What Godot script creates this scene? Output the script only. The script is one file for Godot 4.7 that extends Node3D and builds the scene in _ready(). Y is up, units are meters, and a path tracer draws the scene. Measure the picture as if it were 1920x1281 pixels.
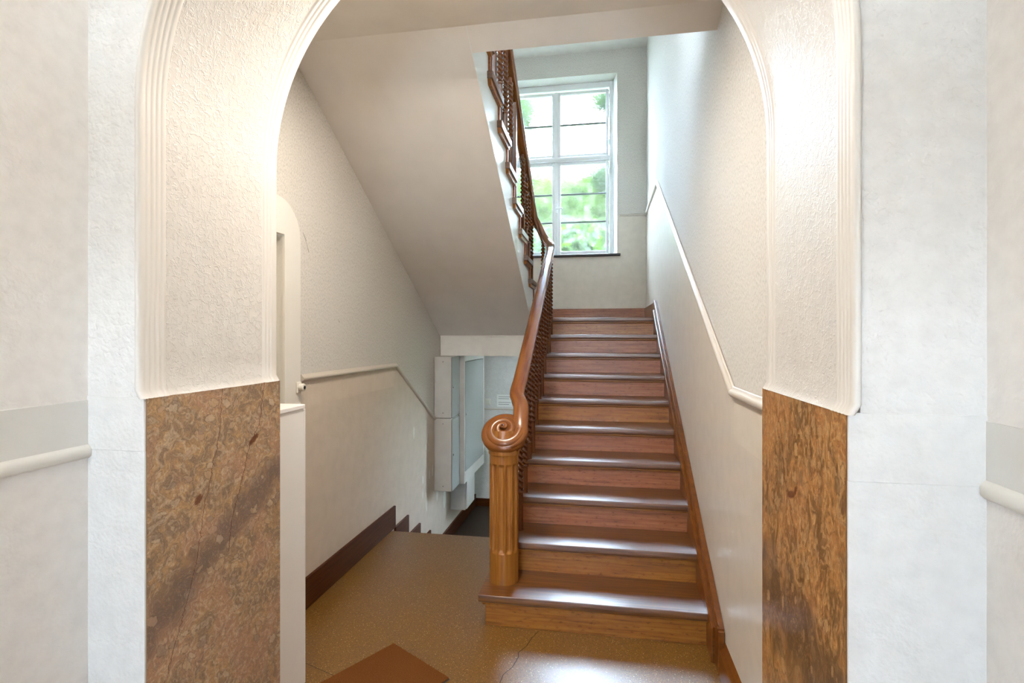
extends Node3D
# Stairwell seen through a plastered arch. x is to the right, y up; depth d runs away from the viewer along -z.

const RISE := 0.17
const GO := 0.292
const D_FIRST := 2.652        # nosing of the first step of the lower flight
const D_SECOND := 5.40        # nosing of the first step of the upper flight
const X_LEFT := -1.625        # stairwell left wall
const X_RIGHT := 0.545        # stairwell right wall
const D_BACK := 6.64          # stairwell back wall
const D_ARCH_FRONT := 1.22
const D_ARCH_BACK := 1.811
const ARCH_X := -0.345
const ARCH_Y := 2.14
const ARCH_R := 0.872
const EYE := 1.5065

var rng := RandomNumberGenerator.new()
var M := {}
var taken := {}


func _ready() -> void:
	rng.seed = 7
	set_camera_and_light()
	make_materials()
	build_shell()
	build_arch()
	build_right_wall()
	build_left_wall()
	build_back_wall()
	build_lower_flight()
	build_upper_flight()
	build_railing()
	build_cabinets()
	build_small_things()
	build_lamps()
	build_outside()


func set_camera_and_light() -> void:
	var focal := 983.14
	var cam := Camera3D.new()
	cam.name = "camera"
	cam.projection = Camera3D.PROJECTION_FRUSTUM
	cam.near = 0.05
	cam.far = 200.0
	cam.size = 0.05 * 1281.0 / focal
	cam.frustum_offset = Vector2(0, 0.05 * (632.3 - 640.5) / focal)
	add_child(cam)
	cam.position = Vector3(0, EYE, 0)
	cam.rotation = Vector3(0, 0.16902, 0)
	cam.current = true
	var sky_mat := ProceduralSkyMaterial.new()
	sky_mat.sky_top_color = Color(0.80, 0.90, 1.0)
	sky_mat.sky_horizon_color = Color(0.90, 0.955, 1.0)
	sky_mat.ground_bottom_color = Color(0.35, 0.37, 0.33)
	sky_mat.ground_horizon_color = Color(0.55, 0.57, 0.55)
	sky_mat.sky_energy_multiplier = 2.3
	var sky := Sky.new()
	sky.sky_material = sky_mat
	var env := Environment.new()
	env.background_mode = Environment.BG_SKY
	env.sky = sky
	env.background_energy_multiplier = 1.0
	env.tonemap_mode = Environment.TONE_MAPPER_LINEAR
	env.tonemap_exposure = 12.8
	env.sdfgi_enabled = true
	env.ssao_enabled = true
	env.ssil_enabled = true
	var we := WorldEnvironment.new()
	we.name = "environment"
	we.environment = env
	add_child(we)
	# sun across the garden, parallel to the back wall: it lights the trees and enters neither opening
	var sun := DirectionalLight3D.new()
	sun.name = "sun"
	sun.light_energy = 0.3
	sun.light_color = Color(1.0, 0.95, 0.86)
	sun.light_angular_distance = 0.6
	sun.shadow_enabled = true
	add_child(sun)
	sun.look_at_from_position(Vector3.ZERO, Vector3(-0.72, -0.68, 0.0), Vector3.UP)


# ---------------------------------------------------------------- mesh helpers

class MB:
	var v := PackedVector3Array()
	var n := PackedVector3Array()
	var uv := PackedVector2Array()

	func tri(a: Vector3, b: Vector3, c: Vector3, na: Vector3, nb: Vector3, nc: Vector3, ua := Vector2.ZERO, ub := Vector2.ZERO, uc := Vector2.ZERO) -> void:
		# counter-clockwise seen from outside; stored clockwise
		v.append(a); v.append(c); v.append(b)
		n.append(na); n.append(nc); n.append(nb)
		uv.append(ua); uv.append(uc); uv.append(ub)

	func ftri(a: Vector3, b: Vector3, c: Vector3) -> void:
		var m := (b - a).cross(c - a).normalized()
		tri(a, b, c, m, m, m)

	func quad(a: Vector3, b: Vector3, c: Vector3, d: Vector3) -> void:
		var m := (c - a).cross(d - b).normalized()
		tri(a, b, c, m, m, m, Vector2(0, 0), Vector2(1, 0), Vector2(1, 1))
		tri(a, c, d, m, m, m, Vector2(0, 0), Vector2(1, 1), Vector2(0, 1))

	func box(lo: Vector3, hi: Vector3, bevel := 0.0) -> void:
		var l := Vector3(minf(lo.x, hi.x), minf(lo.y, hi.y), minf(lo.z, hi.z))
		var h := Vector3(maxf(lo.x, hi.x), maxf(lo.y, hi.y), maxf(lo.z, hi.z))
		var c := (l + h) / 2.0
		var e := (h - l) / 2.0
		var b := minf(bevel, minf(e.x, minf(e.y, e.z)) * 0.9)
		var sg := [-1.0, 1.0]
		for axis in 3:
			for s in sg:
				var ax := Vector3.ZERO
				ax[axis] = s
				var u := Vector3.ZERO
				u[(axis + 1) % 3] = 1.0
				var w := Vector3.ZERO
				w[(axis + 2) % 3] = s
				var eu: float = e[(axis + 1) % 3] - b
				var ew: float = e[(axis + 2) % 3] - b
				var o := c + ax * e[axis]
				quad(o - u * eu - w * ew, o + u * eu - w * ew, o + u * eu + w * ew, o - u * eu + w * ew)
		if b <= 0.0:
			return
		for axis in 3:
			var i := (axis + 1) % 3
			var j := (axis + 2) % 3
			for s in sg:
				for t in sg:
					var p0 := c
					p0[i] += s * e[i]; p0[j] += t * (e[j] - b)
					var p1 := c
					p1[i] += s * (e[i] - b); p1[j] += t * e[j]
					var d := Vector3.ZERO
					d[axis] = e[axis] - b
					var q := [p0 - d, p0 + d, p1 + d, p1 - d]
					var m: Vector3 = (q[2] - q[0]).cross(q[3] - q[1])
					var outw := Vector3.ZERO
					outw[i] = s; outw[j] = t
					if m.dot(outw) > 0.0:
						quad(q[0], q[1], q[2], q[3])
					else:
						quad(q[3], q[2], q[1], q[0])
		for s in sg:
			for t in sg:
				for r in sg:
					var k := Vector3(s, t, r)
					var a := c + Vector3(s * e.x, t * (e.y - b), r * (e.z - b))
					var d2 := c + Vector3(s * (e.x - b), t * e.y, r * (e.z - b))
					var f := c + Vector3(s * (e.x - b), t * (e.y - b), r * e.z)
					if (d2 - a).cross(f - a).dot(k) > 0.0:
						ftri(a, d2, f)
					else:
						ftri(a, f, d2)

	# polygon in (e1, e2), extruded along et from t0 to t1; sides meeting at less than `soft` degrees are shaded smooth
	func prism(e1: Vector3, e2: Vector3, et: Vector3, poly_in: PackedVector2Array, t0: float, t1: float, soft := 0.0) -> void:
		var poly := poly_in.duplicate()
		var area := 0.0
		for i in poly.size():
			var a0 := poly[i]
			var b0 := poly[(i + 1) % poly.size()]
			area += a0.x * b0.y - b0.x * a0.y
		var ccw := area > 0.0
		if (e1.cross(e2).dot(et) > 0.0) != ccw:
			poly.reverse()
		var np := poly.size()
		var sides: Array[Vector3] = []
		for i in np:
			var q := poly[(i + 1) % np] - poly[i]
			sides.append((e1 * q.x + e2 * q.y).cross(et).normalized())
		for i in np:
			var j := (i + 1) % np
			var a := e1 * poly[i].x + e2 * poly[i].y
			var b := e1 * poly[j].x + e2 * poly[j].y
			var na := sides[i]
			var nb := sides[i]
			if soft > 0.0:
				var lim := cos(deg_to_rad(soft))
				var pv := sides[(i + np - 1) % np]
				var nx := sides[j]
				if pv.dot(sides[i]) > lim:
					na = (pv + sides[i]).normalized()
				if nx.dot(sides[i]) > lim:
					nb = (nx + sides[i]).normalized()
			tri(a + et * t0, b + et * t0, b + et * t1, na, nb, nb)
			tri(a + et * t0, b + et * t1, a + et * t1, na, nb, na)
		var idx := Geometry2D.triangulate_polygon(poly)
		for k in range(0, idx.size(), 3):
			var p: Array[Vector3] = []
			for m in 3:
				var c2 := poly[idx[k + m]]
				p.append(e1 * c2.x + e2 * c2.y)
			if (p[1] - p[0]).cross(p[2] - p[0]).dot(et) < 0.0:
				var swap := p[1]
				p[1] = p[2]
				p[2] = swap
			tri(p[0] + et * t1, p[1] + et * t1, p[2] + et * t1, et, et, et)
			tri(p[0] + et * t0, p[2] + et * t0, p[1] + et * t0, -et, -et, -et)

	func prism_x(poly: PackedVector2Array, x0: float, x1: float, soft := 0.0) -> void:   # polygon of (d, y)
		prism(Vector3(0, 0, -1), Vector3.UP, Vector3.RIGHT, poly, x0, x1, soft)

	func prism_d(poly: PackedVector2Array, d0: float, d1: float, soft := 0.0) -> void:   # polygon of (x, y)
		prism(Vector3.RIGHT, Vector3.UP, Vector3(0, 0, -1), poly, d0, d1, soft)

	func prism_y(poly: PackedVector2Array, y0: float, y1: float, soft := 0.0) -> void:   # polygon of (x, d)
		prism(Vector3.RIGHT, Vector3(0, 0, -1), Vector3.UP, poly, y0, y1, soft)

	# rows of points; wrap closes each row; normals by differences; outward decided against `inside` points (one per row)
	func grid(rows: Array, wrap: bool, inside: PackedVector3Array, us := PackedFloat32Array(), vscale := 1.0) -> void:
		var nr := rows.size()
		var nc: int = rows[0].size()
		var nor := []
		var sign_sum := 0.0
		for i in nr:
			var line := PackedVector3Array()
			var up: PackedVector3Array = rows[mini(i + 1, nr - 1)]
			var dn: PackedVector3Array = rows[maxi(i - 1, 0)]
			var me: PackedVector3Array = rows[i]
			for j in nc:
				var j1 := (j + 1) % nc if wrap else mini(j + 1, nc - 1)
				var j0 := (j + nc - 1) % nc if wrap else maxi(j - 1, 0)
				var m := (up[j] - dn[j]).cross(me[j1] - me[j0])
				if m.length_squared() < 1e-20:
					m = me[j] - inside[i]
				m = m.normalized()
				sign_sum += m.dot(me[j] - inside[i])
				line.append(m)
			nor.append(line)
		var f := 1.0 if sign_sum >= 0.0 else -1.0
		for i in nr - 1:
			for j in nc if wrap else nc - 1:
				var j2 := (j + 1) % nc
				var a: Vector3 = rows[i][j]
				var b: Vector3 = rows[i + 1][j]
				var c: Vector3 = rows[i + 1][j2]
				var d: Vector3 = rows[i][j2]
				var na: Vector3 = nor[i][j] * f
				var nb: Vector3 = nor[i + 1][j] * f
				var nc2: Vector3 = nor[i + 1][j2] * f
				var nd: Vector3 = nor[i][j2] * f
				var u0 := us[i] if us.size() else float(i)
				var u1 := us[i + 1] if us.size() else float(i + 1)
				var va := Vector2(u0, vscale * j)
				var vb := Vector2(u1, vscale * j)
				var vc := Vector2(u1, vscale * (j + 1))
				var vd := Vector2(u0, vscale * (j + 1))
				if f > 0.0:
					tri(a, b, c, na, nb, nc2, va, vb, vc)
					tri(a, c, d, na, nc2, nd, va, vc, vd)
				else:
					tri(a, c, b, na, nc2, nb, va, vc, vb)
					tri(a, d, c, na, nd, nc2, va, vd, vc)

	func cap(ring: PackedVector3Array, outward: Vector3) -> void:
		var c := Vector3.ZERO
		for p in ring:
			c += p
		c /= ring.size()
		for i in ring.size():
			var a := ring[i]
			var b := ring[(i + 1) % ring.size()]
			if (a - c).cross(b - c).dot(outward) > 0.0:
				tri(c, a, b, outward, outward, outward)
			else:
				tri(c, b, a, outward, outward, outward)

	# profile of (radius, height) turned round the y axis at `at`
	func lathe(at: Transform3D, profile: PackedVector2Array, segs: int) -> void:
		var rows := []
		var ins := PackedVector3Array()
		for p in profile:
			var ring := PackedVector3Array()
			for k in segs:
				var t := TAU * k / segs
				ring.append(at * Vector3(cos(t) * p.x, p.y, sin(t) * p.x))
			rows.append(ring)
			ins.append(at * Vector3(0, p.y, 0))
		grid(rows, true, ins)
		if profile[0].x > 0.0005:
			cap(rows[0], -at.basis.y.normalized())
		if profile[-1].x > 0.0005:
			cap(rows[-1], at.basis.y.normalized())

	func mesh() -> ArrayMesh:
		var a := []
		a.resize(Mesh.ARRAY_MAX)
		a[Mesh.ARRAY_VERTEX] = v
		a[Mesh.ARRAY_NORMAL] = n
		a[Mesh.ARRAY_TEX_UV] = uv
		var m := ArrayMesh.new()
		m.add_surface_from_arrays(Mesh.PRIMITIVE_TRIANGLES, a)
		return m


func V(x: float, y: float, d: float) -> Vector3:
	return Vector3(x, y, -d)


func pts(a: Array) -> PackedVector2Array:
	var p := PackedVector2Array()
	for i in range(0, a.size(), 2):
		p.append(Vector2(a[i], a[i + 1]))
	return p


func numbered(called: String) -> String:
	var k: int = taken.get(called, 0)
	taken[called] = k + 1
	return called if k == 0 else "%s_%03d" % [called, k]


func obj(called: String, b: MB, m: Material, parent: Node = null) -> MeshInstance3D:
	return inst(called, b.mesh(), m, parent)


func inst(called: String, mesh: Mesh, m: Material, parent: Node = null) -> MeshInstance3D:
	var o := MeshInstance3D.new()
	o.name = numbered(called) if parent == null else called
	o.mesh = mesh
	o.material_override = m
	(self if parent == null else parent).add_child(o, true)
	return o


func thing(called: String, label: String, category: String, group := "") -> Node3D:
	var o := Node3D.new()
	o.name = numbered(called)
	add_child(o)
	return tag(o, label, category, group)


func tag(o: Node3D, label: String, category: String, group := "") -> Node3D:
	o.set_meta("label", label)
	o.set_meta("category", category)
	if group:
		o.set_meta("group", group)
	return o


func struct(called: String, b: MB, m: Material, label := "") -> MeshInstance3D:
	var o := obj(called, b, m)
	o.set_meta("kind", "structure")
	if label:
		o.set_meta("label", label)
	return o


func boxed(lo: Vector3, hi: Vector3, bevel := 0.0) -> MB:
	var b := MB.new()
	b.box(lo, hi, bevel)
	return b


# ---------------------------------------------------------------- materials

func noise(kind: int, freq: float, seed_: int, w := 512, h := 512, oct := 4, ramp: Gradient = null, warp := 0.0, ret := -1) -> NoiseTexture2D:
	var f := FastNoiseLite.new()
	f.noise_type = kind
	f.frequency = freq
	f.seed = seed_
	f.fractal_octaves = oct
	f.fractal_type = FastNoiseLite.FRACTAL_FBM if oct > 1 else FastNoiseLite.FRACTAL_NONE
	if ret >= 0:
		f.cellular_return_type = ret
	if warp > 0.0:
		f.domain_warp_enabled = true
		f.domain_warp_amplitude = warp
		f.domain_warp_frequency = freq * 0.8
	var t := NoiseTexture2D.new()
	t.noise = f
	t.width = w
	t.height = h
	t.seamless = true
	t.normalize = true
	if ramp:
		t.color_ramp = ramp
	return t


func ramp(stops: Array) -> Gradient:
	var g := Gradient.new()
	var offs := PackedFloat32Array()
	var cols := PackedColorArray()
	for s in stops:
		offs.append(s[0])
		cols.append(s[1])
	g.offsets = offs
	g.colors = cols
	return g


func grey(v: float) -> Color:
	return Color(v, v, v)


func mat(c: Color, rough := 0.7, spec := 0.5, tex: Texture2D = null, scale := Vector3.ONE, relief: Texture2D = null, cm := 0.0) -> StandardMaterial3D:
	var m := StandardMaterial3D.new()
	m.albedo_color = c
	m.roughness = rough
	m.metallic_specular = spec
	m.uv1_scale = scale
	if tex:
		m.albedo_texture = tex
	if tex or relief:
		m.uv1_triplanar = true
		m.uv1_world_triplanar = true
	if relief:
		m.heightmap_enabled = true
		m.heightmap_texture = relief
		m.heightmap_scale = cm
	return m


func make_materials() -> void:
	var mottle := ramp([[0.0, grey(0.955)], [0.5, grey(0.98)], [1.0, grey(1.0)]])
	var cloudy := noise(FastNoiseLite.TYPE_SIMPLEX_SMOOTH, 0.012, 3, 512, 512, 5, mottle)
	var grit := noise(FastNoiseLite.TYPE_SIMPLEX, 0.09, 5, 512, 512, 4, ramp([[0.0, grey(0.74)], [0.35, grey(0.94)], [1.0, grey(1.0)]]))
	var stipple := noise(FastNoiseLite.TYPE_SIMPLEX_SMOOTH, 0.05, 11, 512, 512, 4)
	var crackle := noise(FastNoiseLite.TYPE_CELLULAR, 0.035, 21, 512, 512, 2, null, 18.0, FastNoiseLite.RETURN_DISTANCE2_SUB)
	var squiggle := noise(FastNoiseLite.TYPE_SIMPLEX_SMOOTH, 0.03, 31, 512, 512, 3, ramp([[0.0, grey(0.35)], [0.42, grey(0.4)], [0.5, grey(1.0)], [0.58, grey(0.5)], [1.0, grey(0.5)]]), 40.0)
	M.plaster_white = mat(Color(0.885, 0.88, 0.87), 0.55, 0.5, cloudy, Vector3.ONE * 2.4, crackle, 0.22)
	M.plaster_warm = mat(Color(0.935, 0.922, 0.905), 0.5, 0.5, cloudy, Vector3.ONE * 2.4, crackle, 0.14)
	M.gloss_white = mat(Color(0.885, 0.88, 0.87), 0.28, 0.5, cloudy, Vector3.ONE * 2.2, stipple, 0.10)
	M.gloss_warm = mat(Color(0.915, 0.90, 0.88), 0.28, 0.5, cloudy, Vector3.ONE * 2.2, stipple, 0.10)
	M.band = mat(Color(0.875, 0.87, 0.85), 0.35, 0.5, cloudy, Vector3.ONE * 0.9, stipple, 0.03)
	M.rail_paint = mat(Color(0.89, 0.88, 0.85), 0.35)
	M.arch_cream = mat(Color(0.855, 0.84, 0.815), 0.42, 0.45, cloudy, Vector3.ONE * 2.0, squiggle, 0.24)
	M.arch_smooth = mat(Color(0.855, 0.84, 0.815), 0.42, 0.45)
	M.hall_upper = mat(Color(0.865, 0.85, 0.82), 0.8, 0.4, grit, Vector3(2.2, 1.1, 2.2), stipple, 0.10)
	M.hall_dado = mat(Color(0.86, 0.825, 0.77), 0.33, 0.5, cloudy, Vector3.ONE * 1.2, stipple, 0.035)
	M.left_dado = mat(Color(0.83, 0.775, 0.71), 0.6, 0.4, cloudy, Vector3.ONE * 1.2, stipple, 0.06)
	M.lino = mat(Color(0.20, 0.14, 0.09), 0.6)
	M.hall_trim = mat(Color(0.80, 0.765, 0.715), 0.4)
	M.soffit = mat(Color(0.90, 0.875, 0.845), 0.85, 0.4, cloudy, Vector3.ONE * 0.6)
	M.ceiling = mat(Color(0.91, 0.885, 0.85), 0.9, 0.4, cloudy, Vector3.ONE * 0.6)
	M.string_white = mat(Color(0.88, 0.89, 0.87), 0.35)
	M.beam_white = mat(Color(0.90, 0.885, 0.85), 0.8, 0.4, cloudy, Vector3.ONE)
	M.white_lacquer = mat(Color(0.93, 0.925, 0.915), 0.3)
	M.frame_white = mat(Color(0.90, 0.905, 0.90), 0.35)
	M.bar_grey = mat(Color(0.48, 0.51, 0.49), 0.4)
	M.door_cream = mat(Color(0.88, 0.83, 0.72), 0.4)
	M.cab_grey = mat(Color(0.80, 0.79, 0.765), 0.42, 0.5, cloudy, Vector3.ONE)
	M.cab_door = mat(Color(0.60, 0.625, 0.62), 0.22, 0.5)
	M.black = mat(Color(0.05, 0.05, 0.05), 0.5)
	M.metal = mat(Color(0.55, 0.55, 0.53), 0.35)
	M.metal.metallic = 0.9
	M.patch = mat(Color(0.88, 0.86, 0.81), 0.8)
	M.paper = mat(Color(0.94, 0.94, 0.93), 0.8)
	M.ink = mat(Color(0.45, 0.45, 0.46), 0.8)
	M.slate = mat(Color(0.20, 0.17, 0.155), 0.4)
	M.plastic = mat(Color(0.90, 0.89, 0.85), 0.35)
	# wood: noise stretched along the grain
	var dark := Color(0.47, 0.27, 0.085)
	var mid := Color(0.60, 0.365, 0.125)
	var light := Color(0.67, 0.44, 0.175)
	var wr := ramp([[0.0, dark], [0.38, mid], [0.62, mid.lerp(light, 0.6)], [1.0, light]])
	var wr2 := ramp([[0.0, Color(0.45, 0.25, 0.135)], [0.35, Color(0.58, 0.34, 0.20)], [0.7, Color(0.63, 0.39, 0.24)], [1.0, Color(0.67, 0.44, 0.28)]])
	var wr3 := ramp([[0.0, Color(0.25, 0.135, 0.05)], [0.4, Color(0.38, 0.22, 0.08)], [0.7, Color(0.44, 0.265, 0.10)], [1.0, Color(0.50, 0.32, 0.14)]])
	var grain := noise(FastNoiseLite.TYPE_SIMPLEX_SMOOTH, 0.022, 41, 96, 1024, 5, wr, 12.0)
	var grain_v := noise(FastNoiseLite.TYPE_SIMPLEX_SMOOTH, 0.022, 42, 1024, 96, 5, wr, 12.0)
	var grain_red := noise(FastNoiseLite.TYPE_SIMPLEX_SMOOTH, 0.022, 43, 96, 1024, 5, wr2, 12.0)
	var grain_tread := noise(FastNoiseLite.TYPE_SIMPLEX_SMOOTH, 0.022, 44, 96, 1024, 5, wr3, 16.0)
	M.wood_x = mat(Color.WHITE, 0.32, 0.5, grain, Vector3(0.9, 2.2, 2.2))
	M.riser_a = mat(Color(1.0, 1.0, 1.0), 0.34, 0.5, grain, Vector3(0.9, 2.0, 2.0))
	M.riser_b = mat(Color.WHITE, 0.34, 0.5, grain_red, Vector3(0.9, 2.0, 2.0))
	M.tread = mat(Color.WHITE, 0.31, 1.0, grain_tread, Vector3(0.8, 2.6, 2.6))
	M.wood_y = mat(Color(0.95, 0.96, 1.0), 0.3, 0.5, grain_v, Vector3(2.4, 0.9, 2.4))
	M.wood_z = mat(Color(0.74, 0.68, 0.64), 0.3, 0.5, grain, Vector3(2.2, 2.2, 0.9))
	M.wood_dark = mat(Color(0.50, 0.43, 0.38), 0.5, 0.3, grain, Vector3(2.2, 2.2, 0.9))
	M.wood_turned = mat(Color(0.62, 0.52, 0.44), 0.22, 0.6, grain_v, Vector3(3.0, 1.2, 3.0))
	var specks := noise(FastNoiseLite.TYPE_SIMPLEX, 0.03, 81, 512, 512, 5, ramp([[0.0, Color(0.68, 0.62, 0.58)], [0.13, Color(0.83, 0.79, 0.76)], [0.24, Color(0.97, 0.96, 0.95)], [0.7, Color(1, 1, 1)], [1.0, Color(1, 1, 1)]]))
	for wood in [M.riser_a, M.riser_b, M.wood_x]:
		wood.detail_enabled = true
		wood.detail_blend_mode = BaseMaterial3D.BLEND_MODE_MUL
		wood.detail_albedo = specks
	var hr := mat(Color(0.80, 0.74, 0.70), 0.26, 0.6)
	hr.albedo_texture = grain
	M.handrail = hr
	# glass with rippled faces
	var ripple := noise(FastNoiseLite.TYPE_SIMPLEX_SMOOTH, 0.02, 51, 512, 512, 2, null, 20.0)
	var g := StandardMaterial3D.new()
	g.albedo_color = Color(1, 1, 1, 0.02)
	g.roughness = 0.0
	g.refraction_enabled = true
	g.refraction_scale = 0.05
	g.uv1_triplanar = true
	g.uv1_world_triplanar = true
	g.uv1_scale = Vector3.ONE * 2.2
	g.heightmap_enabled = true
	g.heightmap_texture = ripple
	g.heightmap_scale = 0.14
	M.glass = g
	var p := StandardMaterial3D.new()
	p.transparency = BaseMaterial3D.TRANSPARENCY_ALPHA
	p.albedo_color = Color(1, 1, 1, 0.04)
	p.roughness = 0.05
	M.clear_pane = p
	M.terrazzo = mat(Color.WHITE, 0.33, 0.85, terrazzo_image(), Vector3.ONE * 1.25)
	M.terrazzo.uv1_triplanar_sharpness = 4.0
	M.marble_left = mat(Color.WHITE, 0.36)
	M.marble_left.albedo_texture = marble_image(1)
	M.marble_right = mat(Color.WHITE, 0.34)
	M.marble_right.albedo_texture = marble_image(2)
	M.coir = mat(Color.WHITE, 0.95, 0.2, noise(FastNoiseLite.TYPE_SIMPLEX, 0.16, 61, 512, 512, 3, ramp([[0.0, Color(0.30, 0.165, 0.07)], [0.5, Color(0.48, 0.29, 0.14)], [1.0, Color(0.60, 0.39, 0.20)]])), Vector3.ONE * 3.0, noise(FastNoiseLite.TYPE_SIMPLEX, 0.2, 62), 0.4)
	M.bark = mat(Color(0.28, 0.22, 0.16), 0.9)
	M.lawn = mat(Color(0.25, 0.36, 0.13), 0.95, 0.3, noise(FastNoiseLite.TYPE_SIMPLEX, 0.05, 71, 512, 512, 4, ramp([[0.0, grey(0.7)], [1.0, grey(1.0)]])), Vector3.ONE * 0.4)
	M.leaf = []
	for c in [Color(0.095, 0.165, 0.035), Color(0.05, 0.125, 0.035), Color(0.125, 0.195, 0.02)]:
		var l := mat(c, 0.6, 0.4)
		l.backlight_enabled = true
		l.backlight = Color(0.25, 0.36, 0.05)
		M.leaf.append(l)


func terrazzo_image() -> ImageTexture:
	var s := 1024
	var im := Image.create(s, s, false, Image.FORMAT_RGB8)
	im.fill(Color(0.46, 0.31, 0.085))
	var r := RandomNumberGenerator.new()
	r.seed = 99
	var tones := [Color(0.36, 0.235, 0.075), Color(0.53, 0.375, 0.15), Color(0.41, 0.29, 0.11), Color(0.50, 0.335, 0.12), Color(0.29, 0.19, 0.06), Color(0.57, 0.42, 0.19)]
	for k in 42000:
		var c: Color = tones[r.randi() % 6]
		var w := r.randi_range(2, 5)
		im.fill_rect(Rect2i(r.randi() % s, r.randi() % s, w, r.randi_range(2, 5)), c)
	for k in 2600:
		var x := r.randi() % s
		var y := r.randi() % s
		var c: Color = [Color(0.78, 0.68, 0.47), Color(0.70, 0.58, 0.36), Color(0.17, 0.12, 0.07), Color(0.85, 0.78, 0.62)][r.randi() % 4]
		var w := r.randi_range(2, 4)
		im.fill_rect(Rect2i(x, y, w, w - 1), c)
		im.fill_rect(Rect2i(x + 1, y - 1, w - 1, w + 1), c)
	return ImageTexture.create_from_image(im)


# polished limestone: swirled shells in brown, ochre and grey, a slanting speckled grey seam, thin red-brown veins
func marble_image(kind: int) -> ImageTexture:
	var w := 480
	var h := 1060
	var im := Image.create(w, h, false, Image.FORMAT_RGB8)
	var a := FastNoiseLite.new()
	a.seed = 100 + kind
	a.frequency = 0.011
	a.fractal_octaves = 3
	var b := FastNoiseLite.new()
	b.seed = 200 + kind
	b.frequency = 0.016
	b.fractal_octaves = 4
	var fine := FastNoiseLite.new()
	fine.seed = 400 + kind
	fine.frequency = 0.15
	fine.fractal_octaves = 3
	var left := kind == 1
	var ochre := Color(0.695, 0.56, 0.405) if left else Color(0.71, 0.51, 0.29)
	var brown := Color(0.55, 0.46, 0.37) if left else Color(0.50, 0.36, 0.21)
	var pale := Color(0.77, 0.69, 0.59) if left else Color(0.77, 0.63, 0.44)
	var seam := Color(0.42, 0.355, 0.32) if left else Color(0.34, 0.255, 0.185)
	var rose := Color(0.67, 0.52, 0.43) if left else Color(0.66, 0.45, 0.26)
	var stretch := 1.0 if left else 0.55               # the right panel is streaked upright
	for y in h:
		for x in w:
			var ys := y * stretch
			var wx := a.get_noise_2d(x, ys) * 60.0
			var wy := a.get_noise_2d(x + 700, ys + 90) * 60.0
			var sw := b.get_noise_2d((x + wx) * 1.1, (ys + wy) * 1.1)
			var sh := b.get_noise_2d((x + wy * 1.7) * 1.6 + 500, (ys + wx * 1.7) * 1.6)
			var fn := fine.get_noise_2d(x + wx * 0.5, (y + wy * 0.5) * (1.0 if left else 0.45))
			var tone := a.get_noise_2d(x * 0.6 + 300, y * 0.5)
			var col := brown.lerp(ochre, clampf(0.5 + sw * 1.6 + tone * 0.6, 0.0, 1.0))
			col = col.lerp(rose, clampf(tone * 1.4 + (0.25 if left and y > 0.42 * h else 0.0), 0.0, 0.65))
			# shell outlines: pale bodies with thin darker rims along level lines of the warped noise
			var ring := absf(fposmod(sh * 2.6, 1.0) - 0.5) * 2.0
			col = col.lerp(pale, clampf((sh - 0.02) * 2.2, 0.0, 0.6))
			col = col.lerp(brown * 0.82, clampf((ring - 0.78) * 2.4, 0.0, 0.4))
			var t := (y - (0.475 * h - (float(x) / w) * 0.235 * h) + wx * 0.6) / (0.055 * h if left else 0.09 * h)
			if not left:
				t = (y - (0.50 * h - (float(x) / w) * 0.05 * h) + wx * 1.4) / (0.10 * h)
			var k := clampf(1.15 - absf(t), 0.0, 1.0)
			col = col.lerp(seam, clampf(k * 0.75 + fn * 1.3 * k, 0.0, 0.85))
			col = col * (1.0 + fn * 0.18)
			im.set_pixel(x, y, Color(clampf(col.r, 0, 1), clampf(col.g, 0, 1), clampf(col.b, 0, 1)))
	var r := RandomNumberGenerator.new()
	r.seed = 500 + kind
	# fossil shells: pale or grey lens shapes with a thin dark rim
	for q in 150:
		var ex := r.randf_range(5.0, 20.0)
		var ey := ex * r.randf_range(0.35, 0.7)
		var ang := r.randf_range(-0.9, 0.9) if left else r.randf_range(1.1, 2.0)
		var ctr := Vector2(r.randf() * w, r.randf() * h)
		var tint: Color = [pale, pale.lerp(ochre, 0.5), seam.lerp(pale, 0.45), rose.lerp(pale, 0.5)][r.randi() % 4]
		var reach := int(ex) + 3
		for yy in range(-reach, reach + 1):
			for xx in range(-reach, reach + 1):
				var px := int(ctr.x) + xx
				var py := int(ctr.y) + yy
				if px < 0 or py < 0 or px >= w or py >= h:
					continue
				var u := (xx * cos(ang) + yy * sin(ang)) / ex
				var v2 := (-xx * sin(ang) + yy * cos(ang)) / ey
				var rad2 := u * u + v2 * v2 + fine.get_noise_2d(px * 0.5, py * 0.5) * 0.7
				if rad2 < 0.75:
					im.set_pixel(px, py, im.get_pixel(px, py).lerp(tint, 0.6))
				elif rad2 < 1.05:
					im.set_pixel(px, py, im.get_pixel(px, py).lerp(brown * 0.75, 0.45))
	var veins := [[0.84, 0.0, 0.79, 0.11, 0.71, 0.15, 0.64, 0.235, 0.55, 0.33, 0.53, 0.40], [0.48, 0.0, 0.46, 0.10, 0.38, 0.225, 0.34, 0.28, 0.30, 0.375, 0.25, 0.44, 0.15, 0.54, 0.06, 0.64]] if left else [[0.79, 0.0, 0.76, 0.05, 0.70, 0.07, 0.65, 0.17, 0.50, 0.28, 0.42, 0.37, 0.34, 0.47, 0.3, 0.6], [0.32, 0.0, 0.33, 0.12, 0.25, 0.2, 0.22, 0.33, 0.15, 0.46, 0.07, 0.56]]
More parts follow.
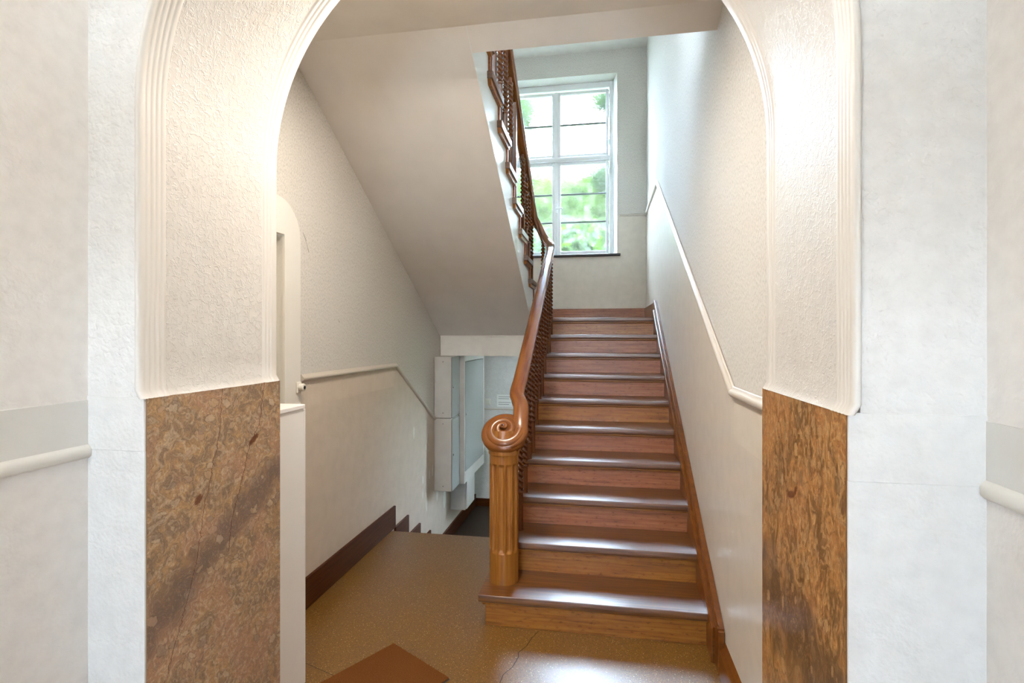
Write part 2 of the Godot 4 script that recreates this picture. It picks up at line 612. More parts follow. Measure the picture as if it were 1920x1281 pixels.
	for v in veins:
		for i in range(0, v.size() - 2, 2):
			var p0 := Vector2(v[i] * w, v[i + 1] * h)
			var p1 := Vector2(v[i + 2] * w, v[i + 3] * h)
			var n := int(p0.distance_to(p1) * 1.5)
			for q in n:
				var p := p0.lerp(p1, float(q) / n) + Vector2(a.get_noise_1d(q * 3.0 + i * 91.0) * 9.0 * sin(PI * q / n), 0)
				var thick := 1 + int(r.randf() < 0.5) + int(v[0] > 0.7 and r.randf() < 0.4)
				for z in thick:
					var ix := clampi(int(p.x) + z, 0, w - 1)
					var iy := clampi(int(p.y), 0, h - 1)
					im.set_pixel(ix, iy, im.get_pixel(ix, iy).lerp(Color(0.33, 0.15, 0.075), 0.8))
	# rust-brown spots beside the veins
	for c in ([[0.74, 0.145, 26, 9, -0.5], [0.31, 0.245, 17, 10, -0.6]] if left else [[0.56, 0.20, 24, 9, 0.3], [0.50, 0.185, 14, 7, 0.9]]):
		for yy in range(-30, 31):
			for xx in range(-34, 35):
				var ca := cos(c[4])
				var sa := sin(c[4])
				var u: float = (xx * ca + yy * sa) / c[2]
				var vv: float = (-xx * sa + yy * ca) / c[3]
				if u * u + vv * vv + fine.get_noise_2d(xx * 2.0, yy * 2.0) * 0.9 < 0.8:
					var px := clampi(int(c[0] * w) + xx, 0, w - 1)
					var py := clampi(int(c[1] * h) + yy, 0, h - 1)
					im.set_pixel(px, py, im.get_pixel(px, py).lerp(Color(0.36, 0.17, 0.085), 0.75))
	return ImageTexture.create_from_image(im)


# ---------------------------------------------------------------- setting

func build_shell() -> void:
	# hall floor, down to the head of the cellar steps; then the steps and the lower floor
	var b := MB.new()
	b.box(V(-1.9, -0.25, -3.5), V(1.0, 0.0, 2.72))
	b.box(V(-1.9, -0.25, 2.72), V(-0.5, 0.0, 3.83))
	b.prism_x(pts([3.83, -0.25, 3.83, 0.0, 3.86, 0.0, 3.868, -0.008, 3.868, -0.03, 3.85, -0.045, 3.85, -0.25]), -1.9, -0.5)
	var fl := struct("floor", b, M.terrazzo, "ochre brown speckled terrazzo floor of the hall")
	var crack := MB.new()
	var cx := [-0.318, 2.67, -0.345, 2.60, -0.36, 2.53, -0.392, 2.47, -0.385, 2.44, -0.40, 2.36, -0.432, 2.30, -0.436, 2.24, -0.47, 2.15, -0.468, 2.05, -0.50, 1.9]
	for i in range(0, cx.size() - 2, 2):
		var w := 0.0016
		crack.quad(V(cx[i] - w, 0.0006, cx[i + 1]), V(cx[i + 2] - w, 0.0006, cx[i + 3]), V(cx[i + 2] + w, 0.0006, cx[i + 3]), V(cx[i] + w, 0.0006, cx[i + 1]))
	obj("crack", crack, M.black, fl)
	var joint := MB.new()
	joint.quad(V(-1.62, 0.0006, 2.318), V(-1.0, 0.0006, 2.105), V(-1.0, 0.0006, 2.108), V(-1.62, 0.0006, 2.321))
	obj("joint", joint, M.slate, fl)
	for k in range(1, 5):
		var s := MB.new()
		var y := -RISE * k
		if k < 4:
			s.box(V(X_LEFT, y - 0.25, 3.85 + GO * (k - 1)), V(-0.5, y, 3.86 + GO * k), 0.006)
			obj("cellar_step", s, M.terrazzo, fl)
		else:
			s.box(V(-1.9, y - 0.2, 3.85 + GO * 3), V(1.0, y, D_BACK + 0.2))
			obj("lower_floor", s, M.lino, fl)
	# entrance passage, where the viewer stands
	b = boxed(V(-1.75, -0.25, -3.5), V(-1.386, 3.4, D_ARCH_FRONT))
	var wl := struct("wall_entrance_left", b, M.plaster_warm)
	b = boxed(V(0.777, -0.25, -3.5), V(1.0, 3.4, D_ARCH_FRONT))
	var wr := struct("wall_entrance_right", b, M.plaster_warm)
	struct("ceiling_entrance", boxed(V(-1.75, 3.3, -3.5), V(1.0, 3.4, D_ARCH_BACK)), M.plaster_warm)
	# glossier lower paint, the smooth band and the dado rail of the passage walls
	for side in [[-1.386, 1.0, wl], [0.777, -1.0, wr]]:
		var x: float = side[0]
		var s: float = side[1]
		obj("lower_paint", boxed(V(x - s * 0.01, 0.0, -3.2), V(x + s * 0.002, 1.195, D_ARCH_FRONT)), M.gloss_warm, side[2])
		obj("painted_band", boxed(V(x - s * 0.01, 1.195, -3.2), V(x + s * 0.004, 1.335, D_ARCH_FRONT), 0.001), M.band, side[2])
		b = MB.new()
		b.prism_d(pts([x, 1.176, x + s * 0.009, 1.178, x + s * 0.015, 1.184, x + s * 0.016, 1.202, x + s * 0.012, 1.209, x + s * 0.006, 1.214, x, 1.215]), -3.15, D_ARCH_FRONT - 0.004, 50.0)
		struct("trim_1" if s > 0 else "trim_2", b, M.rail_paint)
	# wall with the street door, behind the viewer
	b = MB.new()
	b.box(V(-1.75, 0.0, -3.5), V(-1.05, 3.4, -3.2))
	b.box(V(0.45, 0.0, -3.5), V(1.0, 3.4, -3.2))
	b.box(V(-1.05, 2.75, -3.5), V(0.45, 3.4, -3.2))
	struct("wall_entrance", b, M.plaster_warm)
	var door := MB.new()
	door.box(V(-1.05, 0.0, -3.42), V(-0.98, 2.75, -3.34), 0.006)
	door.box(V(0.38, 0.0, -3.42), V(0.45, 2.75, -3.34), 0.006)
	door.box(V(-0.98, 2.68, -3.42), V(0.38, 2.75, -3.34), 0.006)
	door.box(V(-0.98, 2.12, -3.42), V(0.38, 2.20, -3.34), 0.006)
	var ed := struct("door_2", door, M.frame_white)
	for k in 2:
		var x0 := -0.98 + 0.68 * k
		var leaf := MB.new()
		leaf.box(V(x0, 0.01, -3.40), V(x0 + 0.09, 2.12, -3.36), 0.004)
		leaf.box(V(x0 + 0.59, 0.01, -3.40), V(x0 + 0.68, 2.12, -3.36), 0.004)
		leaf.box(V(x0 + 0.09, 2.03, -3.40), V(x0 + 0.59, 2.12, -3.36), 0.004)
		leaf.box(V(x0 + 0.09, 0.01, -3.40), V(x0 + 0.59, 1.50, -3.36), 0.004)
		var lf := obj("door_leaf", leaf, M.frame_white, ed)
		obj("pane", boxed(V(x0 + 0.09, 1.50, -3.382), V(x0 + 0.59, 2.03, -3.378)), M.clear_pane, lf)
	obj("transom_panel", boxed(V(-0.98, 2.20, -3.40), V(0.38, 2.68, -3.36), 0.004), M.frame_white, ed)


func arch_path(r: float, low: float, n: int) -> Array:
	var path := [[Vector2(ARCH_X - r, low), Vector2.RIGHT]]
	for k in range(1, 9):
		path.append([Vector2(ARCH_X - r, lerpf(low, ARCH_Y, k / 9.0)), Vector2.RIGHT])
	for k in n + 1:
		var t := PI - PI * k / n
		var u := Vector2(cos(t), sin(t))
		path.append([Vector2(ARCH_X, ARCH_Y) + u * r, -u])
	for k in range(1, 9):
		path.append([Vector2(ARCH_X + r, lerpf(ARCH_Y, low, k / 9.0)), Vector2.LEFT])
	path.append([Vector2(ARCH_X + r, low), Vector2.LEFT])
	return path


func build_arch() -> void:
	var poly := PackedVector2Array()
	poly.append(Vector2(-1.75, 1.344))
	poly.append(Vector2(-1.75, 3.4))
	poly.append(Vector2(1.0, 3.4))
	poly.append(Vector2(1.0, 1.344))
	var hole := arch_path(ARCH_R + 0.014, 1.344, 48)
	hole.reverse()
	for h in hole:
		poly.append(h[0])
	var b := MB.new()
	b.prism_d(poly, D_ARCH_FRONT, D_ARCH_BACK)
	var head := struct("wall_arch", b, M.plaster_white, "thick white plastered wall with a round arched opening")
	var wall := head
	# the piers below, with glossy lower paint and a band on their faces
	for x in [[-1.386, -1.2455], [0.5555, 0.777]]:
		var left: bool = x[0] < 0.0
		wall = struct("wall_pier_left" if left else "wall_pier_right", boxed(V(-1.75 if left else x[0], 0.0, D_ARCH_FRONT), V(x[1] if left else 1.0, 1.344, D_ARCH_BACK)), M.plaster_white)
		var face := struct("pier_cover_7" if left else "pier_cover_8", boxed(V(x[0] if left else 0.5165, 0.0, D_ARCH_FRONT - 0.002), V(-1.2055 if left else x[1], 1.20, D_ARCH_FRONT + 0.0025)), M.gloss_white)  # painted cover over pier face and slab edge, not a moulding
		obj("painted_band", boxed(V(x[0] if left else 0.5165, 1.20, D_ARCH_FRONT - 0.0035), V(-1.2055 if left else x[1], 1.346, D_ARCH_FRONT + 0.0025), 0.001), M.gloss_white, face)
	# cream lining of the arch with combed beads along both edges
	var prof: Array[Vector2] = [Vector2(D_ARCH_FRONT + 0.02, -0.014), Vector2(D_ARCH_FRONT - 0.008, -0.013), Vector2(D_ARCH_FRONT - 0.012, -0.008), Vector2(D_ARCH_FRONT - 0.011, -0.002), Vector2(D_ARCH_FRONT - 0.006, 0.002), Vector2(D_ARCH_FRONT + 0.004, 0.003)]
	for k in 4:
		var d0 := D_ARCH_FRONT + 0.010 + 0.017 * k
		for q in 6:
			var t := q / 6.0
			prof.append(Vector2(d0 + 0.017 * t, 0.0026 * pow(absf(sin(PI * t)), 0.7)))
	prof.append(Vector2(D_ARCH_FRONT + 0.080, 0.0))
	prof.append(Vector2(D_ARCH_FRONT + 0.20, 0.001))
	prof.append(Vector2(D_ARCH_BACK - 0.20, 0.001))
	prof.append(Vector2(D_ARCH_BACK - 0.085, 0.0))
	for k in 3:
		var d0 := D_ARCH_BACK - 0.080 + 0.020 * k
		for q in 6:
			var t := q / 6.0
			prof.append(Vector2(d0 + 0.020 * t, 0.0026 * pow(absf(sin(PI * t)), 0.7)))
	prof.append(Vector2(D_ARCH_BACK - 0.016, 0.001))
	prof.append(Vector2(D_ARCH_BACK, 0.0))
	prof.append(Vector2(D_ARCH_BACK + 0.008, -0.004))
	prof.append(Vector2(D_ARCH_BACK + 0.009, -0.014))
	var rows := []
	var ins := PackedVector3Array()
	for p in arch_path(ARCH_R, 1.341, 64):
		var ring := PackedVector3Array()
		var flare := 0.0
		var above: float = p[0].y - 1.341
		if above < 0.03:
			flare = 0.013
		for q in prof:
			var at: Vector2 = p[0] + p[1] * (q.y + flare)
			ring.append(V(at.x, at.y, q.x))
		rows.append(ring)
		ins.append(V(p[0].x - p[1].x * 0.5, p[0].y - p[1].y * 0.5, 1.5))
	# the lip over the stone panels: a short flared row just above the lowest one
	var first: PackedVector3Array = rows[0].duplicate()
	var last: PackedVector3Array = rows[-1].duplicate()
	for j in first.size():
		first[j] += Vector3(-0.013, 0.022, 0)
		last[j] += Vector3(0.013, 0.022, 0)
	rows.insert(1, first)
	ins.insert(1, ins[0])
	rows.insert(rows.size() - 1, last)
	ins.insert(ins.size() - 1, ins[-1])
	for strip in [[0, 30, "edge_beading"], [30, 33, "arch_lining"], [33, prof.size() - 1, "edge_beading"]]:
		var part_rows := []
		for ring in rows:
			part_rows.append(ring.slice(strip[0], strip[1] + 1))
		var lin := MB.new()
		lin.grid(part_rows, false, ins)
		var lining := obj(strip[2], lin, M.arch_cream if strip[2] == "arch_lining" else M.arch_smooth, head)
		if strip[2] == "arch_lining":
			lining.set_meta("label", "cream plaster lining of the arch with trowelled relief")
	# stone panels
	for k in 2:
		var t := thing("marble_panel", "grey brown fossil marble panel on the left side of the arch" if k == 0 else "golden brown veined marble panel on the right side of the arch", "marble panel")
		var xf := -1.204 if k == 0 else 0.515
		var s := -1.0 if k == 0 else 1.0
		var df := D_ARCH_FRONT + 0.003
		var db := D_ARCH_BACK + 0.006
		var slab := MB.new()
		slab.box(V(xf + s * 0.001, 0.0, df), V(xf + s * 0.040, 1.343, db), 0.002)
		var q := [V(xf, 0.0, df + 0.001), V(xf, 0.0, db - 0.001), V(xf, 1.342, db - 0.001), V(xf, 1.342, df + 0.001)]
		var n := Vector3(-s, 0, 0)
		var w := [Vector2(0, 1), Vector2(1, 1), Vector2(1, 0), Vector2(0, 0)]
		if k == 0:
			slab.tri(q[0], q[1], q[2], n, n, n, w[0], w[1], w[2])
			slab.tri(q[0], q[2], q[3], n, n, n, w[0], w[2], w[3])
		else:
			slab.tri(q[1], q[0], q[3], n, n, n, w[1], w[0], w[3])
			slab.tri(q[1], q[3], q[2], n, n, n, w[1], w[3], w[2])
		obj("slab", slab, M.marble_left if k == 0 else M.marble_right, t)
	# hall ceiling with the upper floor over it; its far edge slopes like the flight
	b = MB.new()
	b.prism_x(pts([D_ARCH_BACK, 3.043, 2.511, 3.043, 2.511, 3.4, D_ARCH_BACK, 3.4]), -1.75, 0.75)
	struct("ceiling", b, M.ceiling)
	b = MB.new()
	b.prism_x(pts([2.511, 3.043, 2.633, 2.973, 2.633, 3.4, 2.511, 3.4]), -0.66, X_RIGHT)
	struct("trim_3", b, M.soffit)
	struct("floor_upper", boxed(V(-1.62, 3.4, 1.22), V(X_RIGHT, 3.42, 2.512)), M.tread)
	# closes the storey above
	struct("ceiling_upper", boxed(V(-1.9, 5.08, 1.0), V(1.0, 5.3, D_BACK + 0.4)), M.beam_white)
	struct("wall_upper", boxed(V(-1.9, 3.4, 1.0), V(1.0, 5.3, 1.22)), M.hall_upper)


# a strip of upright ribs on a wall facing +s x, between depths, standing between y0 and y1
func ribs(x: float, s: float, d0: float, d1: float, y0: float, y1: float, high := 0.0007) -> MB:
	var b := MB.new()
	var n := int((d1 - d0) / 0.0125)
	for k in n:
		var d := d0 + (d1 - d0) * k / n
		var e := d + 0.0095
		b.prism_y(PackedVector2Array([Vector2(x - s * 0.0004, d), Vector2(x + s * high, d + 0.0035), Vector2(x + s * high, e - 0.0035), Vector2(x - s * 0.0004, e)]), y0, y1)
	return b


# a moulding that follows a line of (d, y) points on a wall facing +s x
func wall_rail(x: float, s: float, line: PackedVector2Array, high: float, deep: float) -> MB:
	var rows := []
	var ins := PackedVector3Array()
	var us := PackedFloat32Array()
	var prof := [Vector2(0.0, -1.0), Vector2(0.55, -0.95), Vector2(0.95, -0.6), Vector2(1.0, -0.1), Vector2(0.8, 0.35), Vector2(0.45, 0.5), Vector2(0.40, 0.85), Vector2(0.2, 1.0), Vector2(0.0, 1.0)]
	var run := 0.0
	for i in line.size():
		var a := line[maxi(i - 1, 0)]
		var c := line[mini(i + 1, line.size() - 1)]
		var d1 := (line[i] - a).normalized() if i > 0 else (c - line[i]).normalized()
		var d2 := (c - line[i]).normalized() if i < line.size() - 1 else d1
		var m := (d1 + d2).normalized()
		var nn := Vector2(-m.y, m.x)
		var k := 1.0 / maxf(0.3, m.dot(d1))
		var ring := PackedVector3Array()
		for p in prof:
			var q: Vector2 = line[i] + nn * p.y * high / 2.0 * k
			ring.append(V(x + s * deep * p.x, q.y, q.x))
		rows.append(ring)
		ins.append(V(x - s * 0.1, line[i].y, line[i].x))
		if i > 0:
			run += line[i].distance_to(line[i - 1])
		us.append(run)
	var b := MB.new()
	# corners stay crisp: one grid for each straight run
	for i in rows.size() - 1:
		b.grid([rows[i], rows[i + 1]], false, PackedVector3Array([ins[i], ins[i + 1]]))
	b.cap(rows[0], V(0, 0, -1))
	b.cap(rows[-1], V(0, 0, 1))
	return b


func build_right_wall() -> void:
	var b := boxed(V(X_RIGHT, -1.0, D_ARCH_BACK), V(1.0, 5.3, D_BACK + 0.4))
	var wall := struct("wall_right", b, M.hall_upper, "right stairwell wall, rough beige above a glossy dado")
	var line := pts([D_ARCH_BACK, 1.28, 2.30, 1.28, 5.29, 3.017, D_BACK, 3.017])
	var dado := line.duplicate()
	dado.append(Vector2(D_BACK, 1.6))
	dado.append(Vector2(5.2, 1.6))
	dado.append(Vector2(2.6, -0.1))
	dado.append(Vector2(D_ARCH_BACK, -0.1))
	b = MB.new()
	b.prism_x(dado, X_RIGHT - 0.004, X_RIGHT + 0.05)
	obj("dado", b, M.hall_dado, wall)
	obj("ribbed_band", ribs(X_RIGHT - 0.004, -1.0, D_ARCH_BACK, 2.30, 1.08, 1.235), M.hall_dado, wall)
	struct("trim_4", wall_rail(X_RIGHT - 0.003, -1.0, line, 0.045, 0.022), M.hall_trim)
	# skirting on the flat
	b = MB.new()
	b.prism_d(pts([X_RIGHT, 0.0, X_RIGHT - 0.03, 0.0, X_RIGHT - 0.03, 0.10, X_RIGHT - 0.026, 0.118, X_RIGHT - 0.012, 0.13, X_RIGHT - 0.008, 0.15, X_RIGHT, 0.155]), D_ARCH_BACK, 2.445, 60.0)
	struct("baseboard_right", b, M.wood_z)


func build_left_wall() -> void:
	var b := MB.new()
	b.box(V(-1.9, -1.0, D_ARCH_BACK), V(X_LEFT, 5.3, 1.93))
	b.box(V(-1.9, 2.04, 1.93), V(X_LEFT, 5.3, 2.473))
	b.box(V(-1.9, -1.0, 1.93), V(X_LEFT, 0.0, 2.473))
	b.box(V(-1.9, -1.0, 2.473), V(X_LEFT, 5.3, D_BACK + 0.4))
	var wall := struct("wall_left", b, M.hall_upper, "left stairwell wall, rough beige above a smoother dado")
	var line := pts([2.63, 1.283, 3.967, 1.283, 5.0, 0.682])
	b = MB.new()
	b.prism_x(pts([2.60, 1.283, 3.967, 1.283, 6.3, -0.075, 6.3, -0.9, 2.60, -0.9]), X_LEFT - 0.05, X_LEFT + 0.004)
	obj("dado", b, M.left_dado, wall)
	obj("ribbed_band", ribs(X_LEFT + 0.004, 1.0, 2.66, 3.95, 1.115, 1.25, 0.0012), M.left_dado, wall)
	struct("trim_5", wall_rail(X_LEFT + 0.003, 1.0, line, 0.038, 0.022), M.hall_trim)
	# flaked paint: pale irregular patches low on the wall
	for p in [[4.38, 0.665, 0.028, 0.055], [4.62, 0.19, 0.018, 0.045], [4.62, 0.06, 0.016, 0.05], [4.80, 0.20, 0.018, 0.05], [4.90, 0.21, 0.02, 0.06], [4.72, -0.06, 0.028, 0.07], [5.05, -0.05, 0.04, 0.09], [5.30, -0.18, 0.05, 0.10], [4.7, 0.47, 0.012, 0.03]]:
		var poly := PackedVector2Array()
		for k in 11:
			var t := TAU * k / 11.0
			var r := rng.randf_range(0.7, 1.15)
			poly.append(Vector2(p[0] + cos(t) * p[2] * r, p[1] + sin(t) * p[3] * r))
		b = MB.new()
		b.prism_x(poly, X_LEFT + 0.003, X_LEFT + 0.0052)
		obj("flaked_patch", b, M.patch, wall)
	for c in [[2.66, 2.085, 2.69, 2.045, 0.002], [2.685, 2.045, 2.72, 1.985, 0.0014], [3.05, 1.62, 3.07, 1.60, 0.0012]]:
		b = MB.new()
		b.prism_x(PackedVector2Array([Vector2(c[0], c[1]), Vector2(c[2], c[3] - c[4]), Vector2(c[2], c[3] + c[4])]), X_LEFT - 0.001, X_LEFT + 0.0012)
		obj("scuff_mark", b, M.slate, wall)
	# skirting: level, then stepping down beside the cellar steps
	var sk := boxed(V(X_LEFT, 0.0, 2.62), V(X_LEFT + 0.02, 0.172, 3.94), 0.003)
	var base := struct("baseboard_left", sk, M.wood_dark)
	for k in range(1, 4):
		obj("stepped_board", boxed(V(X_LEFT, -RISE * k, 3.94 + GO * (k - 1)), V(X_LEFT + 0.02, 0.172 - RISE * k, 3.94 + GO * k), 0.003), M.wood_dark, base)
	obj("lower_board", boxed(V(X_LEFT, -0.68, 3.94 + GO * 3), V(X_LEFT + 0.02, -0.53, D_BACK), 0.003), M.wood_dark, base)
	# arched door surround and the door in it
	var outer := PackedVector2Array()
	outer.append(Vector2(1.83, 0.0))
	outer.append(Vector2(1.83, 2.225))
	var cr := 0.20
	for k in 11:
		var t := PI / 2 - PI / 2 * k / 10.0
		outer.append(Vector2(2.618 - cr + cos(t) * cr, 2.225 - cr + sin(t) * cr))
	outer.append(Vector2(2.618, 0.0))
	outer.append(Vector2(2.473, 0.0))
	outer.append(Vector2(2.473, 2.037))
	outer.append(Vector2(1.93, 2.037))
	outer.append(Vector2(1.93, 0.0))
	b = MB.new()
	b.prism_x(outer, X_LEFT - 0.1, X_LEFT + 0.012)
	var door := struct("door_1", b, M.rail_paint, "cream door in a white surround with rounded top corner")
	var leaf := obj("door_leaf", boxed(V(X_LEFT - 0.10, 0.005, 1.935), V(X_LEFT - 0.055, 2.03, 2.468), 0.003), M.door_cream, door)
	obj("door_panel", boxed(V(X_LEFT - 0.06, 0.2, 2.03), V(X_LEFT - 0.048, 1.0, 2.37), 0.005), M.door_cream, leaf)
	obj("door_panel", boxed(V(X_LEFT - 0.06, 1.1, 2.03), V(X_LEFT - 0.048, 1.95, 2.37), 0.005), M.door_cream, leaf)


func build_back_wall() -> void:
	# opening in the wall plane and at the window plane: the jambs splay a little
	var x0 := -1.355
	var x1 := 0.191
	var y0 := 2.53
	var y1 := 4.794
	var b := MB.new()
	b.box(V(-1.9, -1.0, D_BACK), V(x0, 5.3, D_BACK + 0.4))
	b.box(V(x1, 1.30, D_BACK), V(1.0, 5.3, D_BACK + 0.4))
	b.box(V(0.36, -1.0, D_BACK), V(1.0, 1.30, D_BACK + 0.4))
	b.box(V(x0, y1, D_BACK), V(x1, 5.3, D_BACK + 0.4))
	b.box(V(x0, 1.30, D_BACK), V(x1, y0, D_BACK + 0.4))
	b.box(V(x0, -1.0, D_BACK), V(-0.32, 1.30, D_BACK + 0.4))
	var wall := struct("wall_back", b, M.hall_upper, "back wall of the landing with a tall window")
	b = MB.new()
	b.box(V(X_LEFT, 1.6, D_BACK - 0.004), V(x0, 3.017, D_BACK + 0.02))
	b.box(V(x1, 1.6, D_BACK - 0.004), V(X_RIGHT, 3.017, D_BACK + 0.02))
	b.box(V(x0, 1.6, D_BACK - 0.004), V(x1, y0, D_BACK + 0.02))
	obj("dado", b, M.hall_dado, wall)
	obj("lower_paint", boxed(V(X_LEFT, -0.68, D_BACK - 0.004), V(-0.62, 1.30, D_BACK + 0.02)), M.plaster_white, wall)
	b = MB.new()
	b.prism_x(pts([D_BACK, 3.0, D_BACK - 0.016, 3.005, D_BACK - 0.02, 3.02, D_BACK - 0.01, 3.032, D_BACK, 3.034]), x1 + 0.03, X_RIGHT, 50.0)
	b.prism_x(pts([D_BACK, 0.565, D_BACK - 0.014, 0.57, D_BACK - 0.014, 0.585, D_BACK, 0.59]), X_LEFT, -0.62, 50.0)
	struct("trim_6", b, M.hall_trim)
	# plaster jambs
	var rv := MB.new()
	rv.prism_y(PackedVector2Array([Vector2(x1, D_BACK), Vector2(x1 + 0.02, D_BACK + 0.36), Vector2(x1 - 0.04, D_BACK + 0.36), Vector2(x1 - 0.04, D_BACK + 0.2)]), y0, y1)
	rv.prism_y(PackedVector2Array([Vector2(x0, D_BACK), Vector2(x0 - 0.02, D_BACK + 0.36), Vector2(x0 + 0.04, D_BACK + 0.36), Vector2(x0 + 0.04, D_BACK + 0.2)]), y0, y1)
	obj("window_jamb", rv, M.frame_white, wall)
	# skirting of the landing
	b = boxed(V(X_LEFT, 1.70, D_BACK - 0.022), V(X_RIGHT, 1.862, D_BACK), 0.003)
	struct("baseboard_back", b, M.riser_b)
	struct("baseboard_lower", boxed(V(X_LEFT, -0.68, D_BACK - 0.022), V(-0.62, -0.58, D_BACK), 0.003), M.wood_dark)
	# glazed garden door on the lower level, under the landing
	var gd := MB.new()
	gd.box(V(-0.36, -0.68, D_BACK - 0.01), V(-0.28, 1.30, D_BACK + 0.08), 0.004)
	gd.box(V(0.32, -0.68, D_BACK - 0.01), V(0.40, 1.30, D_BACK + 0.08), 0.004)
	gd.box(V(-0.28, 1.22, D_BACK - 0.01), V(0.32, 1.30, D_BACK + 0.08), 0.004)
	var gdo := struct("door_3", gd, M.frame_white)
	gd = MB.new()
	gd.box(V(-0.28, -0.67, D_BACK + 0.02), V(-0.20, 1.22, D_BACK + 0.06), 0.004)
	gd.box(V(0.24, -0.67, D_BACK + 0.02), V(0.32, 1.22, D_BACK + 0.06), 0.004)
	gd.box(V(-0.20, -0.67, D_BACK + 0.02), V(0.24, -0.20, D_BACK + 0.06), 0.004)
	gd.box(V(-0.20, 1.14, D_BACK + 0.02), V(0.24, 1.22, D_BACK + 0.06), 0.004)
	var gl := obj("door_leaf", gd, M.frame_white, gdo)
	obj("pane", boxed(V(-0.20, -0.20, D_BACK + 0.038), V(0.24, 1.14, D_BACK + 0.042)), M.clear_pane, gl)
	# window: fixed frame, two casements below the transom and two above
	var dw := D_BACK + 0.2
	var cx := -0.581
	var fx0 := x0 + 0.042
	var fx1 := x1 - 0.042
	b = MB.new()
	b.box(V(fx0, y0, dw), V(fx0 + 0.05, y1, dw + 0.09), 0.004)
	b.box(V(fx1 - 0.05, y0, dw), V(fx1, y1, dw + 0.09), 0.004)
	b.box(V(fx0 + 0.05, y1 - 0.075, dw), V(fx1 - 0.05, y1, dw + 0.09), 0.004)
	b.box(V(fx0 + 0.05, y0, dw), V(fx1 - 0.05, y0 + 0.05, dw + 0.09), 0.004)
	b.box(V(fx0 + 0.05, 3.785, dw - 0.012), V(fx1 - 0.05, 3.845, dw + 0.09), 0.006)
	var win := struct("window_1", b, M.frame_white, "tall white window of two casements with ripple glass")
	var rows_low := [2.625, 3.0, 3.365, 3.745]
	var rows_up := [3.885, 4.272, 4.662]
	for k in 2:
		var gx0 := cx + 0.056 if k == 1 else fx0 + 0.095
		var gx1 := fx1 - 0.095 if k == 1 else cx - 0.056
		for rr in [rows_low, rows_up]:
			var sash := MB.new()
			var ya: float = rr[0]
			var yb: float = rr[-1]
			sash.box(V(gx0 - (0.052 if k == 1 else 0.037), ya - 0.04, dw + 0.012), V(gx0, yb + 0.04, dw + 0.055), 0.005)
			sash.box(V(gx1, ya - 0.04, dw + 0.012), V(gx1 + (0.052 if k == 0 else 0.037), yb + 0.04, dw + 0.055), 0.005)
			sash.box(V(gx0, yb, dw + 0.012), V(gx1, yb + 0.04, dw + 0.055), 0.005)
			sash.box(V(gx0, ya - 0.04, dw + 0.012), V(gx1, ya, dw + 0.055), 0.005)
			var so := obj("casement", sash, M.frame_white, win)
			for i in rr.size() - 1:
				var lo: float = rr[i] + (0.011 if i > 0 else 0.0)
				var hi: float = rr[i + 1] - (0.011 if i < rr.size() - 2 else 0.0)
				obj("pane", boxed(V(gx0, lo, dw + 0.03), V(gx1, hi, dw + 0.036)), M.glass, so)
				if i > 0:
					obj("glazing_bar", boxed(V(gx0, rr[i] - 0.011, dw + 0.016), V(gx1, rr[i] + 0.011, dw + 0.05), 0.003), M.bar_grey, so)
	obj("meeting_strip", boxed(V(cx - 0.022, 2.58, dw - 0.002), V(cx + 0.022, 4.70, dw + 0.014), 0.004), M.frame_white, win)
	var h := MB.new()
	h.box(V(cx - 0.012, 3.12, dw - 0.008), V(cx + 0.012, 3.24, dw), 0.003)
	h.box(V(cx - 0.01, 3.165, dw - 0.04), V(cx + 0.085, 3.188, dw - 0.022), 0.006)
	h.box(V(cx - 0.009, 3.167, dw - 0.03), V(cx + 0.009, 3.186, dw - 0.005), 0.003)
	obj("handle", h, M.frame_white, win)
	for y in [2.75, 3.6, 3.97, 4.55]:
		var hg := MB.new()
		hg.lathe(Transform3D(Basis(), V(fx1 - 0.052, y, dw - 0.002)), pts([0.0, 0.0, 0.007, 0.003, 0.007, 0.075, 0.0, 0.08]), 10)
		obj("hinge", hg, M.frame_white, win)
	obj("window_sill", boxed(V(x0 - 0.04, y0 - 0.016, D_BACK - 0.045), V(x1 + 0.04, y0 + 0.012, dw + 0.01), 0.004), M.slate, win)


# ---------------------------------------------------------------- stairs

# a step board: rounded nosing at depth d, facing along -1 (towards the viewer) or +1
func tread_profile(d: float, y: float, back: float, face: float) -> PackedVector2Array:
	var p := PackedVector2Array()
	var th := 0.042
	p.append(Vector2(back, y - th))
	p.append(Vector2(back, y))
	for k in 5:                                        # small round at the top edge
		var t := PI / 2 - PI / 2 * k / 4.0
		p.append(Vector2(d - face * 0.004 + face * cos(t) * 0.004, y - 0.004 + sin(t) * 0.004))
	for k in 5:                                        # larger round below
		var t := -PI / 2 * k / 4.0
		p.append(Vector2(d - face * 0.012 + face * cos(t) * 0.012, y - th + 0.014 + sin(t) * 0.014))
	return p


func scotia_profile(d: float, y: float, face: float) -> PackedVector2Array:
	var p := PackedVector2Array()
	var y1 := y - 0.042
	p.append(Vector2(d - face * 0.012, y1))
	p.append(Vector2(d - face * 0.012, y1 - 0.006))
	for k in 5:
		var t := PI / 2 * k / 4.0
		p.append(Vector2(d - face * (0.014 + 0.021 * sin(t)), y1 - 0.006 - 0.018 * (1.0 - cos(t))))
	p.append(Vector2(d - face * 0.04, y1 - 0.026))
	p.append(Vector2(d - face * 0.04, y1))
	return p


